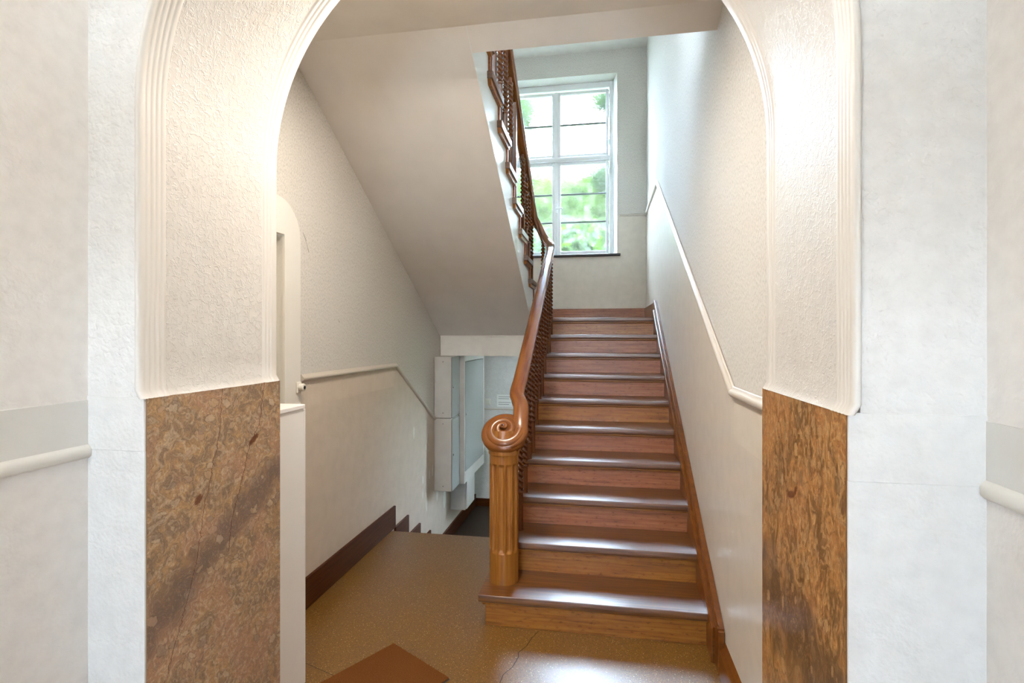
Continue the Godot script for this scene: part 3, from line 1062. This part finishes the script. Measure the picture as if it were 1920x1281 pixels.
func build_lower_flight() -> void:
	var t := thing("staircase", "polished brown oak stair flight rising to the window landing", "staircase")
	# masonry core below the boards
	var core := PackedVector2Array()
	core.append(Vector2(2.715, 0.0))
	for i in range(1, 11):
		var d := D_FIRST + GO * (i - 1) + 0.045
		if i > 1:
			core.append(Vector2(d, RISE * (i - 1) - 0.045))
		core.append(Vector2(d, RISE * i - 0.045))
	core.append(Vector2(D_BACK - 0.006, 1.655))
	core.append(Vector2(D_BACK - 0.006, 1.45))
	core.append(Vector2(5.7, 1.45))
	core.append(Vector2(5.7, -0.9))
	core.append(Vector2(3.2, -0.9))
	core.append(Vector2(2.715, -0.2))
	var b := MB.new()
	b.prism_x(core, -0.50, X_RIGHT - 0.006)
	obj("core", b, M.string_white, t)
	for i in range(1, 11):
		var d := D_FIRST + GO * (i - 1)
		var y := RISE * i
		var xl := -0.63 if i == 1 else -0.53
		var xr := 0.512
		b = MB.new()
		b.prism_x(tread_profile(d, y, d + GO + 0.05 if i < 10 else D_BACK - 0.006, -1.0), xl, xr, 40.0)
		var tr := obj("tread", b, M.tread, t)
		b = MB.new()
		b.prism_x(scotia_profile(d, y, -1.0), xl + 0.015, xr - 0.002, 40.0)
		obj("nosing_moulding", b, M.wood_x, tr)
		var rx0 := -0.60 if i == 1 else -0.515
		obj("riser", boxed(V(rx0, RISE * (i - 1), d + 0.032), V(xr, y - 0.042, d + 0.05), 0.001), M.riser_b if i in [3, 4, 5, 7, 8, 9] else M.riser_a, t)
	# side of the wide first step under the newel
	obj("step_end", boxed(V(-0.60, 0.0, D_FIRST + 0.05), V(-0.582, RISE - 0.042, 3.05), 0.001), M.wood_z, t)
	b = MB.new()
	b.box(V(-0.585, 0.0, D_FIRST + 0.06), V(-0.49, RISE - 0.043, 3.05))
	obj("step_filling", b, M.wood_x, t)
	# cut side board below the balusters
	var cut := PackedVector2Array()
	cut.append(Vector2(3.0, -0.2))
	cut.append(Vector2(3.0, RISE * 2 - 0.045))
	for i in range(2, 11):
		var d := D_FIRST + GO * (i - 1) + 0.035
		if i > 2:
			cut.append(Vector2(d, RISE * (i - 1) - 0.045))
			cut.append(Vector2(d, RISE * i - 0.045))
	cut.append(Vector2(5.6, 1.655))
	cut.append(Vector2(5.6, 1.30))
	b = MB.new()
	b.prism_x(cut, -0.515, -0.499)
	obj("side_string", b, M.wood_z, t)
	# wall string on the right with a bead at its top and one above the nosings
	var lo := 2.46
	var hi := 5.36
	var slope := RISE / GO
	var ya := func(d: float) -> float: return RISE + slope * (d - D_FIRST)
	var sp := PackedVector2Array()
	sp.append(Vector2(lo, 0.0))
	sp.append(Vector2(lo, 0.205))
	sp.append(Vector2(lo + 0.03, 0.222))
	sp.append(Vector2(hi, ya.call(hi) + 0.125))
	sp.append(Vector2(hi, 1.70))
	sp.append(Vector2(hi, 1.3))
	sp.append(Vector2(2.8, 0.0))
	b = MB.new()
	b.prism_x(sp, X_RIGHT - 0.028, X_RIGHT - 0.006)
	var st := obj("wall_string", b, M.wood_z, t)
	var inner := PackedVector2Array()
	inner.append(Vector2(2.545, 0.0))
	inner.append(Vector2(2.545, 0.165))
	inner.append(Vector2(hi - 0.02, ya.call(hi) + 0.03))
	inner.append(Vector2(hi - 0.02, 1.3))
	inner.append(Vector2(2.9, 0.0))
	b = MB.new()
	b.prism_x(inner, X_RIGHT - 0.04, X_RIGHT - 0.02)
	obj("string_board", b, M.wood_z, st)
	obj("string_bead", wall_rail(X_RIGHT - 0.028, -1.0, PackedVector2Array([Vector2(2.46, 0.212), Vector2(2.49, 0.216), Vector2(hi, ya.call(hi) + 0.122)]), 0.02, 0.008), M.wood_z, st)
	obj("string_bead", wall_rail(X_RIGHT - 0.039, -1.0, PackedVector2Array([Vector2(2.547, 0.005), Vector2(2.548, 0.158), Vector2(hi - 0.02, ya.call(hi) + 0.024)]), 0.018, 0.008), M.wood_z, st)
	obj("string_end", boxed(V(X_RIGHT - 0.034, 0.0, 2.446), V(X_RIGHT - 0.006, 0.2, 2.462), 0.004), M.wood_z, st)
	# strip of the string that turns level on the landing
	obj("landing_board", boxed(V(X_RIGHT - 0.022, 1.70, hi), V(X_RIGHT - 0.006, 1.862, D_BACK - 0.006), 0.003), M.wood_z, st)


func soffit_y(d: float) -> float:
	return 1.519 + 0.577 * (5.153 - d)


func build_upper_flight() -> void:
	var t := thing("staircase", "upper stair flight seen from below with smooth plastered underside", "staircase")
	var x1 := -0.660
	var poly := PackedVector2Array()
	poly.append(Vector2(5.153, 1.318))
	poly.append(Vector2(5.153, 1.519))
	poly.append(Vector2(2.511, 3.043))
	poly.append(Vector2(2.512, 3.357))
	var j := 10
	while j >= 1:
		var d := D_SECOND - GO * (j - 1) - 0.035
		poly.append(Vector2(d, 1.70 + RISE * j - 0.043))
		poly.append(Vector2(d, 1.70 + RISE * (j - 1) - 0.043))
		j -= 1
	poly.append(Vector2(D_BACK - 0.006, 1.657))
	poly.append(Vector2(D_BACK - 0.006, 1.45))
	poly.append(Vector2(5.35, 1.45))
	poly.append(Vector2(5.35, 1.318))
	var b := MB.new()
	b.prism_x(poly, X_LEFT + 0.006, x1)
	obj("plastered_body", b, M.soffit, t)
	# painted side face
	var side := poly.duplicate()
	b = MB.new()
	b.prism_x(side, x1, x1 + 0.003)
	obj("painted_side", b, M.string_white, t)
	b = MB.new()
	b.prism_x(pts([5.153, 1.519, 2.511, 3.043, 2.511, 3.06, 5.153, 1.536]), X_LEFT, X_LEFT + 0.008)
	struct("trim_9", b, M.soffit)
	obj("landing_beam", boxed(V(X_LEFT + 0.006, 1.318, 5.148), V(-0.50, 1.519, 5.153)), M.beam_white, t)
	b = MB.new()
	b.box(V(x1 + 0.003, 1.318, 5.153), V(-0.50, 1.657, D_BACK - 0.006))
	obj("landing_slab", b, M.beam_white, t)
	obj("landing_floor", boxed(V(X_LEFT + 0.006, 1.657, 5.37), V(-0.50, 1.70, D_BACK - 0.006), 0.002), M.tread, t)
	obj("plaster_fillet", boxed(V(X_LEFT + 0.006, 1.513, 5.13), V(x1, 1.523, 5.15)), M.soffit, t)
	for k in range(1, 11):
		var d := D_SECOND - GO * (k - 1)
		var y := 1.70 + RISE * k
		b = MB.new()
		b.prism_x(tread_profile(d, y, d - GO - 0.075 if k < 10 else 2.52, 1.0), X_LEFT + 0.006, -0.625, 40.0)
		var tr := obj("tread", b, M.tread, t)
		b = MB.new()
		b.prism_x(scotia_profile(d, y, 1.0), X_LEFT + 0.006, -0.634, 40.0)
		if k < 10:
			b.prism_x(PackedVector2Array([Vector2(d - 0.01, y - 0.042), Vector2(d - 0.03, y - 0.072), Vector2(d - GO - 0.05, y - 0.072), Vector2(d - GO - 0.065, y - 0.042)]), x1, -0.636)
		obj("nosing_moulding", b, M.wood_x, tr)
		obj("riser", boxed(V(X_LEFT + 0.006, y - RISE, d - 0.05), V(-0.643, y - 0.042, d - 0.032), 0.001), M.riser_b, t)


# ---------------------------------------------------------------- railing

func twisted_baluster(length: float, shaft := 0.20) -> ArrayMesh:
	# plain shaft, ring, barley-twist, ring, neck; foot at the origin
	var b := MB.new()
	var neck := 0.05
	b.lathe(Transform3D(), pts([0.021, 0.0, 0.021, 0.006, 0.0195, 0.01, 0.0195, shaft - 0.012, 0.0205, shaft - 0.008, 0.024, shaft - 0.004, 0.024, shaft + 0.004, 0.018, shaft + 0.01]), 14)
	b.lathe(Transform3D(), pts([0.017, length - neck - 0.01, 0.023, length - neck - 0.004, 0.023, length - neck + 0.003, 0.0155, length - neck + 0.009, 0.0145, length]), 12)
	var rows := []
	var ins := PackedVector3Array()
	var y0 := shaft + 0.004
	var y1 := length - neck - 0.004
	var n := int((y1 - y0) / 0.0048)
	for i in n + 1:
		var y := lerpf(y0, y1, float(i) / n)
		var turn := y / 0.036 * TAU
		var ring := PackedVector3Array()
		for k in 14:
			var a := TAU * k / 14.0
			var r := 0.0175 + 0.0062 * cos(2.0 * a - turn)
			ring.append(Vector3(cos(a) * r, y, sin(a) * r))
		rows.append(ring)
		ins.append(Vector3(0, y, 0))
	b.grid(rows, true, ins)
	return b.mesh()


func rail_ring(at: Vector3, right: Vector3, up: Vector3, k := 1.17) -> PackedVector3Array:
	# moulded handrail section: rounded top, waisted sides
	var half := [Vector2(0.0, 0.030), Vector2(0.018, 0.0285), Vector2(0.031, 0.021), Vector2(0.0375, 0.008), Vector2(0.0365, -0.004), Vector2(0.029, -0.012), Vector2(0.027, -0.018), Vector2(0.029, -0.024), Vector2(0.026, -0.031), Vector2(0.012, -0.033)]
	var ring := PackedVector3Array()
	for p in half:
		ring.append(at + right * p.x * k + up * p.y * k)
	ring.append(at - up * 0.033 * k)
	for i in range(half.size() - 1, 0, -1):
		ring.append(at - right * half[i].x * k + up * half[i].y * k)
	return ring


func sweep_rail(b: MB, path: PackedVector3Array, ups := PackedVector3Array(), ks := PackedFloat32Array()) -> void:
	var rows := []
	var us := PackedFloat32Array()
	var run := 0.0
	var n := path.size()
	for i in n:
		var tg := (path[mini(i + 1, n - 1)] - path[maxi(i - 1, 0)]).normalized()
		var up := ups[i] if ups.size() else Vector3.UP
		var right := tg.cross(up).normalized()
		up = right.cross(tg).normalized()
		rows.append(rail_ring(path[i], right, up, ks[i] if ks.size() else 1.17))
		if i > 0:
			run += path[i].distance_to(path[i - 1])
		us.append(run * 0.9)
	b.grid(rows, true, path, us, 0.02)
	b.cap(rows[0], (path[0] - path[1]).normalized())
	b.cap(rows[-1], (path[-1] - path[-2]).normalized())


func smooth_path(ctrl: Array, step := 0.02) -> PackedVector3Array:
	var c := Curve3D.new()
	c.bake_interval = step
	for i in ctrl.size():
		var prev: Vector3 = ctrl[maxi(i - 1, 0)]
		var next: Vector3 = ctrl[mini(i + 1, ctrl.size() - 1)]
		var tg := (next - prev) / 6.0
		var din := tg
		var dout := tg
		if i > 0 and i < ctrl.size() - 1:
			var l0: float = ctrl[i].distance_to(prev)
			var l1: float = ctrl[i].distance_to(next)
			var u := (next - prev).normalized()
			din = u * l0 / 3.0
			dout = u * l1 / 3.0
		c.add_point(ctrl[i], -din, dout)
	return c.get_baked_points()


func build_railing() -> void:
	var t := thing("stair_railing", "dark oak railing with twisted balusters and a scrolled newel post", "railing")
	var slope := RISE / GO
	var xa := -0.487                                  # balusters of the lower flight
	var xb := -0.685                                  # and of the upper flight
	var ra := func(d: float) -> float: return RISE + slope * (d - D_FIRST) + 0.775    # height of the rail's middle
	var rb := func(d: float) -> float: return 1.87 + slope * (D_SECOND - d) + 0.80
	# newel: round post with twelve flat flutes between plain ends
	var nx := -0.53
	var nd := 2.842
	var post := MB.new()
	var ys := [0.17, 0.18, 0.335, 0.340, 0.350, 0.362, 0.80, 0.810, 0.818, 0.822, 0.862, 0.866, 0.872, 0.90, 1.0]
	var deep := [0.0, 0.0, 0.0, 0.0, 0.7, 1.0, 1.0, 0.7, 0.0, 0.0, 0.0, 0.0, 0.0, 0.0, 0.0]
	var rad := [0.079, 0.080, 0.080, 0.080, 0.080, 0.080, 0.079, 0.079, 0.079, 0.079, 0.079, 0.083, 0.085, 0.085, 0.07]
	var rows := []
	var ins := PackedVector3Array()
	for i in ys.size():
		var ring := PackedVector3Array()
		for k in 240:
			var a := TAU * k / 240.0
			var f := fposmod(a / TAU * 12.0 + 0.5, 1.0)
			var g := clampf((f - 0.5) / 0.38, -1.0, 1.0)
			var cut := sqrt(1.0 - g * g)
			var r: float = rad[i] - 0.011 * deep[i] * cut
			ring.append(V(nx + cos(a) * r, ys[i], nd + sin(a) * r))
		rows.append(ring)
		ins.append(V(nx, ys[i], nd))
	post.grid(rows, true, ins)
	var newel := obj("newel_post", post, M.wood_y, t)
	# scroll on the newel: a disc lying in the slope of the rail, with the rail winding in on top of it
	var tilt := deg_to_rad(44.0)
	var e1 := Vector3.RIGHT
	var e2 := V(0, sin(tilt), cos(tilt))
	var nn := V(0, cos(tilt), -sin(tilt))
	var cc := V(nx + 0.0, 0.985, nd)
	var disc := MB.new()
	var frame := Transform3D(Basis(e1, nn, e1.cross(nn)), cc)
	disc.lathe(frame, pts([0.06, -0.062, 0.105, -0.058, 0.118, -0.052, 0.122, -0.045, 0.119, -0.039, 0.121, -0.034, 0.128, -0.022, 0.128, -0.008, 0.118, 0.008, 0.10, 0.018, 0.05, 0.036, 0.0, 0.05]), 56)
	obj("scroll_disc", disc, M.handrail, newel)
	var coil := MB.new()
	var crow := []
	var cin := PackedVector3Array()
	var us := PackedFloat32Array()
	var turns := 2.35
	var n := 150
	for i in n + 1:
		var u := float(i) / n
		var a := 0.45 - turns * TAU * u
		var r := lerpf(0.094, 0.002, pow(u, 0.85))
		var rr := lerpf(0.040, 0.011, pow(u, 0.55))
		var lift := lerpf(0.0, 0.05, pow(u, 0.9))
		var radial := e1 * cos(a) + e2 * sin(a)
		var at := cc + radial * r + nn * lift
		var ring := PackedVector3Array()
		for k in 16:
			var q := TAU * k / 16.0
			ring.append(at + radial * cos(q) * rr + nn * sin(q) * rr * 0.85)
		crow.append(ring)
		cin.append(at)
		us.append(u * 1.2)
	coil.grid(crow, true, cin, us, 0.03)
	coil.cap(crow[-1], nn)
	coil.lathe(Transform3D(frame.basis, cin[-1]), pts([0.012, -0.01, 0.0125, 0.004, 0.009, 0.011, 0.0, 0.0145]), 16)
	obj("scroll", coil, M.handrail, newel)
	# handrail: sweeps out of the scroll, runs up the flight, turns at the landing and runs up the next flight
	var start := cc + (e1 * cos(0.45) + e2 * sin(0.45)) * 0.098
	var ctrl := []
	for q in [-1.5, -1.0, -0.55, -0.1]:
		ctrl.append(cc + (e1 * cos(q) + e2 * sin(q)) * (0.092 + 0.004 * (q + 1.5)) - nn * 0.004)
	ctrl.append_array([start + nn * 0.003, V(-0.455, 1.11, 2.965), V(-0.489, 1.165, 3.045), V(xa, ra.call(3.16), 3.16)])
	var path := smooth_path(ctrl, 0.012)
	var d := 3.26
	while d < 4.9:
		path.append(V(xa, ra.call(d), d))
		d += 0.15
	var turn := [V(xa, ra.call(4.92), 4.92), V(xa, ra.call(5.06), 5.06), V(-0.495, 2.405, 5.13), V(-0.545, 2.475, 5.20), V(-0.612, 2.60, 5.215), V(-0.666, 2.70, 5.17), V(xb, rb.call(5.08), 5.08), V(xb, rb.call(4.95), 4.95)]
	path.append_array(smooth_path(turn, 0.014))
	d = 4.85
	while d > 2.2:
		path.append(V(xb, rb.call(d), d))
		d -= 0.15
	var hr := MB.new()
	var ups := PackedVector3Array()
	var ks := PackedFloat32Array()
	var gone := 0.0
	for i in path.size():
		if i > 0:
			gone += path[i].distance_to(path[i - 1])
		ups.append(nn.lerp(Vector3.UP, smoothstep(0.12, 0.38, gone)).normalized())
		ks.append(lerpf(0.72, 1.17, smoothstep(0.0, 0.22, gone)))
	sweep_rail(hr, path, ups, ks)
	obj("handrail", hr, M.handrail, t)
	# balusters, three to every two steps; their rings run parallel to the rail
	var mesh_of := {}
	var step := GO * 2.0 / 3.0
	for k in range(-1, 11):
		var dd := 3.14 + step * k
		if dd < D_FIRST + GO * 9.0 - 0.05:
			var y0 := RISE * (floorf((dd - D_FIRST) / GO) + 1.0)
			var ring: float = RISE + slope * (dd - D_FIRST) + 0.115 - y0
			add_baluster(t, mesh_of, V(xa, y0, dd), ra.call(dd) - 0.030 - y0 - (0.03 if k < 0 else 0.0), ring)
	for dd in [2.735, 2.93, 3.125, 3.32, 3.52, 3.72, 3.94, 4.57, 4.765, 4.96, 5.15]:
		var y0: float = 1.70 + RISE * (floorf((D_SECOND - dd) / GO) + 1.0)
		var ring: float = 1.87 + slope * (D_SECOND - dd) + 0.275 - y0
		add_baluster(t, mesh_of, V(xb, y0, dd), rb.call(dd) - 0.030 - y0, ring)
	add_baluster(t, mesh_of, V(-0.575, 1.70, 5.208), 0.80, 0.20)
	# one baluster has been replaced by a plain square post
	var py: float = 1.70 + RISE * (floorf((D_SECOND - 4.13) / GO) + 1.0)
	obj("plain_post", boxed(V(xb - 0.018, py, 4.112), V(xb + 0.018, rb.call(4.13) - 0.028, 4.144), 0.002), M.wood_turned, t)


func add_baluster(t: Node3D, mesh_of: Dictionary, at: Vector3, length: float, shaft: float) -> void:
	var key := Vector2(snappedf(length, 0.002), snappedf(shaft, 0.002))
	if not mesh_of.has(key):
		mesh_of[key] = twisted_baluster(key.x, key.y)
	inst("baluster", mesh_of[key], M.wood_turned, t).position = at


# ---------------------------------------------------------------- things

func build_cabinets() -> void:
	# two stacked grey boxes on the left wall
	var x0 := X_LEFT + 0.006
	var x1 := -1.436
	for k in 2:
		var y0 := -0.005 if k == 0 else 0.713
		var y1 := 0.707 if k == 0 else 1.315
		var t := thing("electric_box", "lower grey metal meter box on the left wall" if k == 0 else "upper grey metal meter box stacked on another beneath the stair", "electric box")
		obj("body", boxed(V(x0, y0, 4.947), V(x1 - 0.012, y1, 5.225), 0.004), M.cab_grey, t)
		var dr := obj("door", boxed(V(x1 - 0.012, y0 + 0.004, 4.95), V(x1, y1 - 0.004, 5.222), 0.003), M.cab_door, t)
		var l := MB.new()
		l.lathe(Transform3D(Basis(Vector3(0, 0, 1), -PI / 2), V(x1, (y0 + y1) / 2, 4.985)), pts([0.011, 0.0, 0.011, 0.006, 0.006, 0.01, 0.0, 0.01]), 12)
		obj("lock", l, M.metal, dr)
		for y in [y0 + 0.05, y1 - 0.05]:
			var s := MB.new()
			s.lathe(Transform3D(Basis(Vector3.RIGHT, PI / 2), V(-1.53, y, 4.947)), pts([0.006, 0.0, 0.005, 0.003, 0.0, 0.004]), 10)
			obj("screw", s, M.metal, t)
	# large cabinet behind them
	var t2 := thing("fuse_cabinet", "large grey green wall cabinet with one door behind the meter boxes", "cabinet")
	var fx := -1.392
	var b := MB.new()
	b.box(V(x0, -0.01, 5.24), V(fx, 1.315, 5.27), 0.004)
	b.box(V(x0, -0.01, 6.14), V(fx, 1.315, 6.17), 0.004)
	b.box(V(x0, 1.255, 5.27), V(fx, 1.315, 6.14), 0.004)
	b.box(V(x0, -0.01, 5.27), V(fx, 0.10, 6.14), 0.004)
	b.box(V(x0, 0.10, 5.27), V(x0 + 0.02, 1.255, 6.14))
	obj("body", b, M.cab_grey, t2)
	var dr2 := obj("door", boxed(V(fx - 0.02, 0.106, 5.285), V(fx - 0.003, 1.249, 6.13), 0.003), M.cab_door, t2)
	b = MB.new()
	b.lathe(Transform3D(Basis(Vector3(0, 0, 1), -PI / 2), V(fx - 0.003, 0.70, 5.33)), pts([0.012, 0.0, 0.012, 0.006, 0.0, 0.01]), 12)
	obj("lock", b, M.metal, dr2)
	var t3 := thing("junction_box", "small pale grey box hanging below the wall cabinet", "electric box")
	obj("body", boxed(V(x0, -0.365, 5.50), V(-1.45, -0.012, 5.86), 0.004), M.cab_grey, t3)
	obj("cover", boxed(V(-1.45, -0.355, 5.51), V(-1.435, -0.02, 5.85), 0.004), M.cab_grey, t3)
	# notice and light switch on the far wall
	var n := thing("paper_notice", "white paper notice taped to the wall below the landing", "notice")
	obj("sheet", boxed(V(-1.33, 0.61, D_BACK - 0.006), V(-1.13, 0.765, D_BACK - 0.0045)), M.paper, n)
	for k in 5:
		if k == 2:
			continue
		obj("text_line", boxed(V(-1.31, 0.735 - 0.024 * k, D_BACK - 0.0066), V(-1.15 - 0.02 * (k % 3), 0.740 - 0.024 * k, D_BACK - 0.0058)), M.ink, n)
	var sw := thing("light_switch", "small square white light switch beside the paper notice", "switch")
	obj("plate", boxed(V(-1.49, 0.63, D_BACK - 0.014), V(-1.41, 0.71, D_BACK - 0.003), 0.004), M.plastic, sw)
	obj("rocker", boxed(V(-1.475, 0.645, D_BACK - 0.02), V(-1.425, 0.695, D_BACK - 0.013), 0.004), M.plastic, sw)


func build_small_things() -> void:
	var t := thing("white_cabinet", "plain tall white cabinet standing behind the left marble panel", "cabinet")
	obj("body", boxed(V(X_LEFT + 0.13, 0.0, 1.83), V(-1.262, 1.20, 2.072), 0.002), M.white_lacquer, t)
	obj("top_board", boxed(V(X_LEFT + 0.125, 1.20, 1.825), V(-1.257, 1.218, 2.076), 0.002), M.white_lacquer, t)
	obj("door", boxed(V(X_LEFT + 0.132, 0.01, 2.0725), V(-1.264, 1.197, 2.09), 0.002), M.white_lacquer, t)
	# coir mat, turned on the floor
	var mat_t := thing("doormat", "brown coir doormat lying askew on the terrazzo", "doormat")
	mat_t.position = V(-1.0, 0.0, 2.43)
	mat_t.rotation.y = -deg_to_rad(31.0)
	var b := MB.new()
	b.box(Vector3(0.0, 0.0, 0.0), Vector3(0.40, 0.006, 0.46), 0.002)
	obj("backing", b, M.slate, mat_t)
	b = MB.new()
	var r := RandomNumberGenerator.new()
	r.seed = 5
	b.box(Vector3(0.002, 0.004, 0.002), Vector3(0.398, 0.014, 0.458), 0.003)
	for k in 7000:
		var x := r.randf_range(0.003, 0.397)
		var z := r.randf_range(0.003, 0.457)
		var a := r.randf() * TAU
		var tip := Vector3(x + cos(a) * 0.006, 0.0145 + r.randf() * 0.005, z + sin(a) * 0.006)
		var sx := Vector3(-sin(a), 0, cos(a)) * 0.0011
		b.ftri(Vector3(x, 0.012, z) - sx, Vector3(x, 0.012, z) + sx, tip)
	obj("pile", b, M.coir, mat_t).set_meta("kind", "stuff")
	# white device on the door surround
	var dv := thing("door_catch", "small white fitting with a dark round hole on the door surround", "fitting")
	obj("plate", boxed(V(X_LEFT + 0.012, 1.205, 2.572), V(X_LEFT + 0.020, 1.265, 2.617), 0.003), M.plastic, dv)
	b = MB.new()
	b.lathe(Transform3D(Basis(Vector3(0, 0, 1), -PI / 2), V(X_LEFT + 0.02, 1.235, 2.60)), pts([0.021, 0.0, 0.021, 0.02, 0.018, 0.026, 0.0, 0.027]), 20)
	obj("housing", b, M.plastic, dv)
	b = MB.new()
	b.lathe(Transform3D(Basis(Vector3(0, 0, 1), -PI / 2), V(X_LEFT + 0.0465, 1.235, 2.60)), pts([0.009, 0.0, 0.009, 0.0015, 0.0, 0.002]), 16)
	obj("hole", b, M.black, dv)


# flush ceiling lamps: one in the hall behind the arch, one over the viewer in the passage
func build_lamps() -> void:
	ceiling_lamp("opal glass ceiling lamp of the stair hall behind the arch", V(-0.66, 3.043, 2.07), Color(1.0, 0.95, 0.885), 0.28)
	ceiling_lamp("small unseen lamp added to brighten the lower lobby under the landing", V(-0.95, 1.45, 5.95), Color(0.93, 0.97, 1.0), 0.017)  # added lamp, never in view: brightens the wall below the landing
	ceiling_lamp("opal glass ceiling lamp of the entrance passage", V(-0.62, 3.3, 0.1), Color(1.0, 0.945, 0.88), 0.16)


func ceiling_lamp(label: String, at: Vector3, tint: Color, energy: float) -> void:
	var t := thing("ceiling_lamp", label, "lamp")
	var b := MB.new()
	b.lathe(Transform3D(Basis(), at), pts([0.0, -0.03, 0.15, -0.03, 0.155, -0.02, 0.155, 0.0, 0.0, 0.0]), 28)
	obj("base", b, M.white_lacquer, t)
	b = MB.new()
	b.lathe(Transform3D(Basis(), at), pts([0.0, -0.11, 0.05, -0.106, 0.095, -0.09, 0.125, -0.065, 0.14, -0.03]), 28)
	var m := StandardMaterial3D.new()
	m.albedo_color = Color(0.95, 0.94, 0.92)
	m.emission_enabled = true
	m.emission = tint
	m.emission_energy_multiplier = 0.35
	obj("lamp_shade", b, m, t)
	var l := AreaLight3D.new()
	l.name = "lamp_glow"
	l.light_color = tint
	l.light_energy = energy
	l.area_size = Vector2(0.24, 0.24)
	l.area_range = 14.0
	l.area_attenuation = 2.0
	l.shadow_enabled = true
	t.add_child(l)
	l.position = at - Vector3(0, 0.125, 0)
	l.rotation.x = -PI / 2


# ---------------------------------------------------------------- garden

func leaf_mesh() -> ArrayMesh:
	var b := MB.new()
	b.ftri(Vector3(-0.5, 0, 0), Vector3(0, 0.08, 0.32), Vector3(0.5, 0, 0))
	b.ftri(Vector3(-0.5, 0, 0), Vector3(0.5, 0, 0), Vector3(0, 0.08, -0.32))
	return b.mesh()


func tree(called: String, label: String, category: String, at: Vector3, trunk: float, clumps: Array, leaves: int, leaf_size: float, tone: int, leafy: ArrayMesh) -> void:
	var t := thing(called, label, category, "garden trees outside the window")
	var b := MB.new()
	b.lathe(Transform3D(Basis(), at), pts([0.16, 0.0, 0.12, 0.5, 0.10, trunk * 0.6, 0.06, trunk, 0.0, trunk + 0.4]), 10)
	obj("trunk", b, M.bark, t)
	var mm := MultiMesh.new()
	mm.transform_format = MultiMesh.TRANSFORM_3D
	mm.mesh = leafy
	mm.instance_count = leaves
	var r := RandomNumberGenerator.new()
	r.seed = int(absf(at.x * 100 + at.z * 10)) + leaves
	for k in leaves:
		var c: Array = clumps[r.randi() % clumps.size()]
		var u := Vector3(r.randfn(), r.randfn(), r.randfn()).normalized() * pow(r.randf(), 0.4)
		var p: Vector3 = c[0] + u * c[1]
		var bs := Basis.from_euler(Vector3(r.randf() * TAU, r.randf() * TAU, r.randf() * TAU)).scaled(Vector3.ONE * leaf_size * r.randf_range(0.7, 1.3))
		mm.set_instance_transform(k, Transform3D(bs, p))
	var mi := MultiMeshInstance3D.new()
	mi.name = "foliage"
	mi.multimesh = mm
	mi.material_override = M.leaf[tone]
	mi.set_meta("kind", "stuff")
	t.add_child(mi)


func build_outside() -> void:
	var b := boxed(V(-40, -0.6, D_BACK + 0.4), V(40, -0.5, 60))
	struct("ground_garden", b, M.lawn)
	b = boxed(V(-40, -0.6, -40), V(40, -0.5, -3.5))
	struct("ground_street", b, M.beam_white)
	var leafy := leaf_mesh()
	var g := -0.5
	tree("garden_tree", "broad green tree in the left half of the window", "tree", V(-3.2, g, 15.0), 7.0, [[V(-2.6, 8.1, 15.0), 0.85], [V(-3.6, 7.4, 15.0), 1.3], [V(-2.4, 5.2, 15.2), 1.2], [V(-3.4, 5.4, 15.0), 1.5], [V(-1.7, 5.6, 15.4), 0.8]], 26000, 0.27, 0, leafy)
	tree("garden_tree", "bright yellow green tree low in the middle of the window", "tree", V(-0.9, g, 13.5), 4.2, [[V(-0.9, 4.7, 13.5), 0.95], [V(0.1, 4.4, 13.3), 0.95], [V(-1.9, 4.3, 13.6), 0.9], [V(-0.4, 5.1, 13.8), 0.7]], 26000, 0.24, 2, leafy)
	tree("garden_tree", "dark green tree at the right edge of the window", "tree", V(1.6, g, 12.0), 7.0, [[V(0.04, 5.12, 12.0), 0.32], [V(0.08, 6.85, 12.0), 0.36], [V(1.5, 6.9, 12.0), 1.1], [V(1.5, 5.2, 12.0), 1.0]], 9000, 0.15, 1, leafy)
	tree("garden_hedge", "dense green hedge along the bottom of the window", "hedge", V(-1.0, g, 11.5), 2.0, [[V(-3.2, 2.8, 11.6), 1.2], [V(-1.8, 2.9, 11.5), 1.2], [V(-0.5, 2.85, 11.4), 1.2], [V(0.9, 2.8, 11.6), 1.2], [V(-1.0, 1.2, 11.5), 1.6]], 42000, 0.23, 1, leafy)
